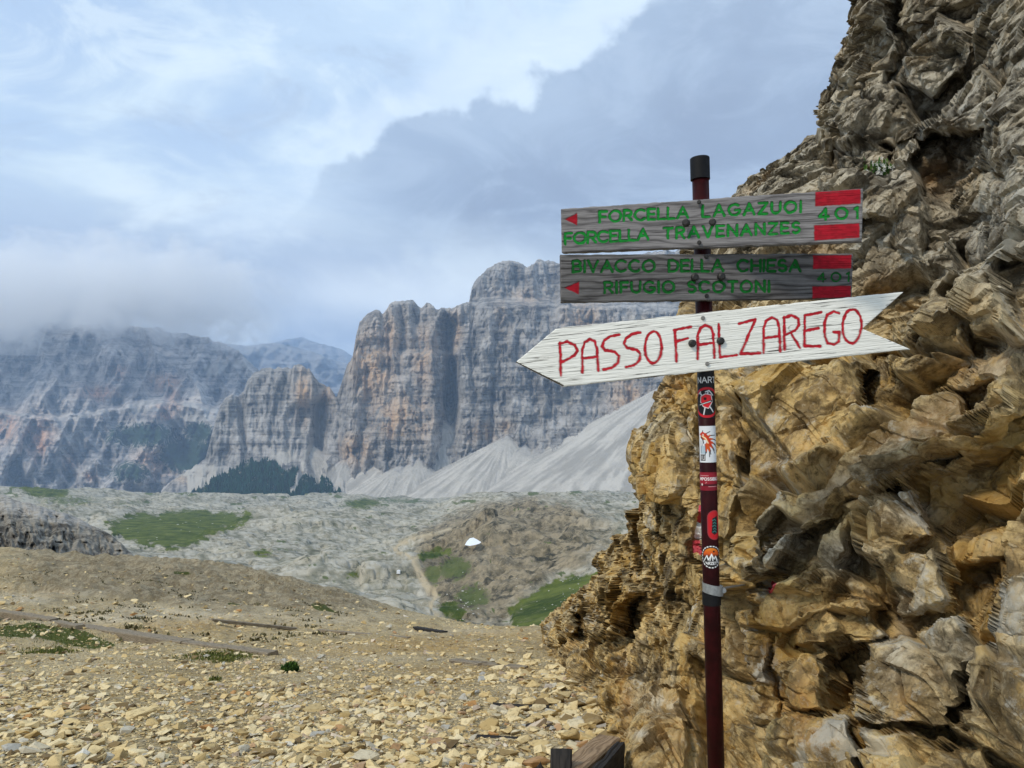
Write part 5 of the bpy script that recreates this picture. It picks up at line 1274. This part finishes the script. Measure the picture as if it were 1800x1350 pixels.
beam3(P(948, 1410, 2.6), P(950, 1338, 2.6), .045, .045, 'pointed black stake tip left of the charred stub', M_timber_dark, 24, 'wooden_stake', True)

# ---------------- grass and small plants
def grass_mat(name, a, b_):
    m, t, b = new_mat(name); n = t.noise(t.pos(), 14, 4, .6)
    t.put(b.inputs['Base Color'], t.mix(t.mr(n, .35, .65), a, b_)); b.inputs['Subsurface Weight'].default_value = 0; return m
M_sedge = grass_mat('sedge_blades', (.07, .065, .03), (.15, .13, .06))
M_grass = grass_mat('grass_blades', (.06, .085, .015), (.16, .17, .04)); M_dark = grass_mat('cushion_leaves', (.025, .07, .015), (.09, .17, .03))
def blades(C_, hts, seed, lean=.5, wd=.12):
    r_ = np.random.default_rng(seed); n = len(C_); a = r_.uniform(0, 6.28, n); l = r_.uniform(.1, lean, n)*hts
    d_ = np.stack([np.cos(a), np.sin(a), a*0], -1); s_ = np.stack([-np.sin(a), np.cos(a), a*0], -1)*(hts*wd)[:, None]
    t1 = C_+d_*(l*.4)[:, None]+np.array([0, 0, 1])*(hts*.6)[:, None]; t2 = C_+d_*l[:, None]+np.array([0, 0, 1])*hts[:, None]
    V = np.stack([C_-s_, C_+s_, t1+s_*.8, t1-s_*.8, t2], 1).reshape(-1, 3); b_ = np.arange(n)[:, None]*5
    F_ = np.concatenate([b_+[0, 1, 2], b_+[0, 2, 3], b_+[3, 2, 4]]); return V, F_
def patch(polys, n, h, seed, name='grass'):
    r_ = np.random.default_rng(seed); C_ = []
    for pl_ in polys:
        q_ = np.array(pl_); k = 0; lo, hi = q_.min(0), q_.max(0)
        xs = r_.uniform(lo[0], hi[0], n*4); ys = r_.uniform(lo[1], hi[1], n*4); m_ = polysd(xs, ys, pl_)+7*n2(xs, ys, 16, 6, 3, seed) > 1
        xs, ys = xs[m_][:n], ys[m_][:n]
        gy = np.array([gpt(x_, y_) for x_, y_ in zip(xs[:n//6], ys[:n//6])])
        if not len(gy): continue
        j = r_.integers(0, len(gy), len(xs)); C_.append(gy[j]+np.stack([r_.normal(0, .12, len(j)), r_.normal(0, .25, len(j)), np.zeros(len(j))], -1))
    C_ = np.concatenate(C_); C_[:, 2] = ground_z(CX+F*C_[:, 0]/C_[:, 1], C_[:, 1])-.01
    V, F_ = blades(C_, h*r_.uniform(.5, 1.2, len(C_)), seed); mesh_np(name, V, F_, M_grass, False, kind='stuff')
patch([GGR[0], GGR[6], GGR[7], GGR[1]], 1300, .045, 5)
cr = np.random.default_rng(41); cc = []
for k in range(520):
    x = cr.uniform(-20, 640); d_ = np.exp(cr.uniform(np.log(13), np.log(52))); z_ = ground_z(np.array([float(x)]), np.array([d_]))[0]; y_ = HY-F*(z_-EYE)/d_
    if fbm(np.array([[x/70, y_/14, .5]]), 3, 191)[0] < .02: continue
    r0 = cr.uniform(.08, .28); n_ = 14; cc.append(np.array([(x-CX)/F*d_, d_, z_-.01])+cr.normal(size=(n_, 3))*np.array([r0, r0*.5, 0]))
cc = np.concatenate(cc); cc[:, 2] = ground_z(CX+F*cc[:, 0]/cc[:, 1], cc[:, 1])-.01
V, F_ = blades(cc, cr.uniform(.03, .09, len(cc)), 6, .9, .4); mesh_np('sedge_clumps', V, F_, M_sedge, False, kind='stuff')
def tuft(x, y, w, h, n, label, mat, seed, dome=True):
    g = gpt(x, y); r_ = np.random.default_rng(seed); p_ = r_.normal(size=(n, 3)); p_[:, 2] = np.abs(p_[:, 2]); p_ /= np.linalg.norm(p_, axis=1, keepdims=True); p_ *= r_.uniform(.4, 1, (n, 1))
    C_ = g+p_*np.array([w/2, w/2, h*.7]); V, F_ = blades(C_, h*r_.uniform(.15, .4, n), seed, .9, .22)
    solid('cushion_plant', V, F_, mat, False, label=label, cat='plant', origin=g)
tuft(510, 1182, .19, .13, 900, 'dark green cushion plant alone on the scree in the middle left', M_dark, 31)
tuft(400, 1163, .36, .06, 420, 'olive grass tuft upper left of the dark green cushion plant', M_grass, 32)
tuft(378, 1198, .13, .06, 260, 'low olive cushion plant left of and below the dark green one', M_grass, 33)
tuft(366, 1152, .16, .07, 220, 'small pale grass tuft just beyond the long timber line end', M_grass, 34)
# flowering plant on a ledge of the cliff
fp = cliff_at(1546, 302); fr = np.random.default_rng(9)
fl_ = thing('flowering_plant', fp, 'small white flowering plant growing on a ledge of the cliff above the signs', 'plant')
C_ = fp+np.array([.0, -.03, .0])+fr.normal(size=(90, 3))*np.array([.045, .02, .016]); V, F_ = blades(C_, fr.uniform(.02, .045, 90), 4, .9, .15)
solid('leaves', V, F_, M_dark, False, parent=fl_, kind='stuff')
M_petal = flat_mat('petals', (.80, .80, .76), .7, .2, 0, .05)
ps = []
for k in range(26):
    c = fp+np.array([-.02, -.055, .01])+fr.normal(size=3)*np.array([.045, .012, .018])
    for j in range(5):
        a = j*1.2566; d1 = np.array([math.cos(a), -.3, math.sin(a)]); d2 = np.array([math.cos(a+.6), -.3, math.sin(a+.6)]); ps.append((np.array([c, c+d1*.007, c+(d1+d2)*.0062, c+d2*.007]), np.array([[0, 1, 2], [0, 2, 3]])))
solid('flowers', *join(ps), M_petal, False, parent=fl_, kind='stuff')

# ---------------- far small things
M_snow = flat_mat('snow', (.85, .87, .90), .6, .3, 0, .04, 1.)
def sheet_patch(outline, name, label, cat, mat, dome=1.6):
    c = np.mean(outline, 0); g0 = min((val_at(*q_) for q_ in outline), key=lambda v_: v_[1]).copy(); g0[1] -= 8; n = len(outline); V = []
    for k, f_ in enumerate((1., .72, .4, .12)):
        for (x, y) in outline:
            X_ = c+(np.array((x, y))-c)*f_; V.append(P(X_[0], X_[1], g0[1]-1.2*(1-f_)-1.5*(X_[1]-c[1])))
    F_ = []
    for r in range(3):
        for k in range(n):
            l = (k+1) % n; F_ += [(r*n+k, r*n+l, (r+1)*n+l), (r*n+k, (r+1)*n+l, (r+1)*n+k)]
    V.append(np.mean(V[-n:], 0)); F_ += [(3*n+k, 3*n+(k+1) % n, 4*n) for k in range(n)]
    solid(name, np.array(V), np.array(F_), mat, False, label=label, cat=cat)
sheet_patch([(817, 958), (821, 951), (826, 946), (832, 945), (838, 948), (846, 953), (842, 956), (834, 958), (826, 959.5)], 'snow_patch', 'single bright white snow patch on the brown hill beyond the slope', 'snow patch', M_snow)
def small_box(x, y, wpx, hpx, d, name, label, cat, src):
    c = P(x, y, d); w_ = wpx/F*d; h_ = hpx/F*d
    pr_ = np.array([(-.5, 0), (.5, 0), (.5, .8), (0, 1.), (-.5, .8)]); V = []
    for yy in (-.5, .5):
        for a, b_ in pr_: V.append(c+np.array([a*w_, yy*w_*.7, b_*h_-h_*.5]))
    F_ = [(0, 1, 2), (0, 2, 3), (0, 3, 4), (5, 7, 6), (5, 8, 7), (5, 9, 8)]
    for k in range(5):
        l = (k+1) % 5; F_ += [(k, 5+k, 5+l), (k, 5+l, l)]
    return solid(name, np.array(V), np.array(F_), src, False, label=label, cat=cat)
g_ = val_at(700, 1006)
small_box(700.5, 1005, 6, 6.5, g_[1]-1, 'white_hut', 'tiny white hut left of the valley path below the snow patch', 'hut', M_snow)
M_panel = flat_mat('pale_panel', (.75, .74, .78), .6, .3, 0, .05, 4)
small_box(165.5, 975.3, 13.5, 3.2, 98, 'pale_slab', 'white horizontal slab at the foot of the grey knoll, upper of two', 'slab', M_panel)
small_box(169, 985, 11, 4.5, 97, 'lilac_slab', 'lilac grey low slab under the white one at the knoll foot', 'slab', flat_mat('lilac_panel', (.40, .37, .44), .7, .3))
# boulders strewn in the meadows
rb_ = np.random.default_rng(21); pv = []
for k in range(120):
    if k < 50: x, y = rb_.uniform(905, 1050), rb_.uniform(1015, 1100)
    elif k < 90: x, y = rb_.normal(825, 18), rb_.normal(1058, 20)
    else: x, y = rb_.uniform(210, 420), rb_.uniform(905, 958)
    g_ = val_at(x, y); s_ = rb_.uniform(.5, 1.5)*.0022*g_[1]; sv, sf = SH[k % 14]
    pv.append((sv@rotm(np.array([k*1.3]), np.array([.1]), np.array([.1]))[0].T*s_+g_, sf))
V, F_ = join(pv); mesh_np('meadow_rocks', V, F_, flat_mat('pale_rock', (.50, .49, .45), .9, .2, 0, .2, .5), False, kind='stuff')
# conifer wood under the towers: many small trees read as one mass
ft = np.random.default_rng(5); xs = ft.uniform(325, 610, 15000); ys = ft.uniform(800, 902, 15000)
m_ = polysd(xs, ys, FOREST)+7*n2(xs, ys, 10, 16, 3, 28) > 0; xs, ys = xs[m_], ys[m_]
D_, sc_ = lookup(I2, xs, ys); dm, s2 = lookup(I1, xs, ys); D_ = np.where((xs > 566) & (dm < D_), dm, D_)
gi = I2['at']['green']; jj = np.clip(np.round((xs-266)/1.6).astype(int), 0, len(I2['xs'])-1); ii = np.clip(np.round((ys-I2['tp'][jj])/(I2['bot']-I2['tp'][jj])*(I2['rows']-1)).astype(int), 0, I2['rows']-1)
k_ = gi[ii+3, jj] > .4; k_ &= n2(xs, ys, 12, 6, 4, 171, gain=.7) > -.02-.25*sst(0, 25, polysd(xs, ys, FOREST)); xs, ys, D_ = xs[k_][:5200], ys[k_][:5200], D_[k_][:5200]
B = P(xs, ys, D_-6); hh = 6+18*ft.uniform(0, 1, len(xs))**1.8; rr = hh*ft.uniform(.18, .3, len(xs)); a = np.arange(5)*1.2566
ring = np.stack([np.cos(a), np.sin(a), a*0], -1)
V = np.concatenate([B[:, None]+ring[None]*rr[:, None, None]+np.array([0, 0, 1])*(hh*.1)[:, None, None], (B+np.array([0, 0, 1])*hh[:, None])[:, None], B[:, None]+ring[None]*(rr*.7)[:, None, None]+np.array([0, 0, 1])*(hh*.45)[:, None, None]], 1)
F_ = [(k, (k+1) % 5, 5) for k in range(5)]+[(k, (k+1) % 5, 6+k) for k in range(5)]
F_ = (np.arange(len(xs))[:, None, None]*11+np.array(F_)[None]).reshape(-1, 3)
mesh_np('conifer_forest', V.reshape(-1, 3), F_, flat_mat('conifer_needles', (.012, .048, .030), .9, .1, 0, .5, .04), False, kind='stuff')

# ---------------- air
def vol_box(name, lo, hi, build, **kw):
    V = np.array([(x, y, z) for x in (lo[0], hi[0]) for y in (lo[1], hi[1]) for z in (lo[2], hi[2])], float)
    F_ = np.array([(0, 1, 3, 2), (4, 6, 7, 5), (0, 4, 5, 1), (2, 3, 7, 6), (0, 2, 6, 4), (1, 5, 7, 3)])
    m = bpy.data.materials.new(name+'_air'); m.use_nodes = True; t = NT(m.node_tree); t.n.clear()
    out = t.node('ShaderNodeOutputMaterial'); build(t, out)
    return mesh_np(name, V, F_, m, False, kind='stuff')
def hz(t, out):
    pv_ = t.node('ShaderNodeVolumePrincipled'); pv_.inputs['Density'].default_value = HAZE
    pv_.inputs['Color'].default_value = (.50, .70, 1., 1); pv_.inputs['Anisotropy'].default_value = .0
    t.l.new(pv_.outputs[0], out.inputs['Volume'])
HAZE = 7.4e-5
vol_box('haze', (-23000, -400, -3600), (23000, 27000, 1400), hz)
def cl(t, out):
    p = t.pos(); n = t.noise(p, .0030, 9, .66, .2); s_ = t.node('ShaderNodeSeparateXYZ'); t.put(s_.inputs[0], p)
    z = s_.outputs[2]; x = s_.outputs[0]
    lo_ = t.mr(t.m('ADD', z, t.m('MULTIPLY', t.m('SUBTRACT', n, .5), 2100.)), 590, 660)
    hi_ = t.mr(t.m('ADD', z, t.m('MULTIPLY', t.m('SUBTRACT', n, .5), 1500.)), 1150, 900)
    xe = t.mr(t.m('ADD', x, t.m('MULTIPLY', t.m('SUBTRACT', n, .5), 900.)), -1750, -2350)
    d = t.m('MULTIPLY', t.m('MULTIPLY', lo_, hi_), xe)
    pv_ = t.node('ShaderNodeVolumePrincipled'); pv_.inputs['Color'].default_value = (1., 1., 1., 1); t.put(pv_.inputs['Density'], t.m('MULTIPLY', d, .0050)); pv_.inputs['Anisotropy'].default_value = .0
    t.l.new(pv_.outputs[0], out.inputs['Volume'])
vol_box('cloud', (-9000, 4700, 380), (-1600, 6400, 1150), cl)
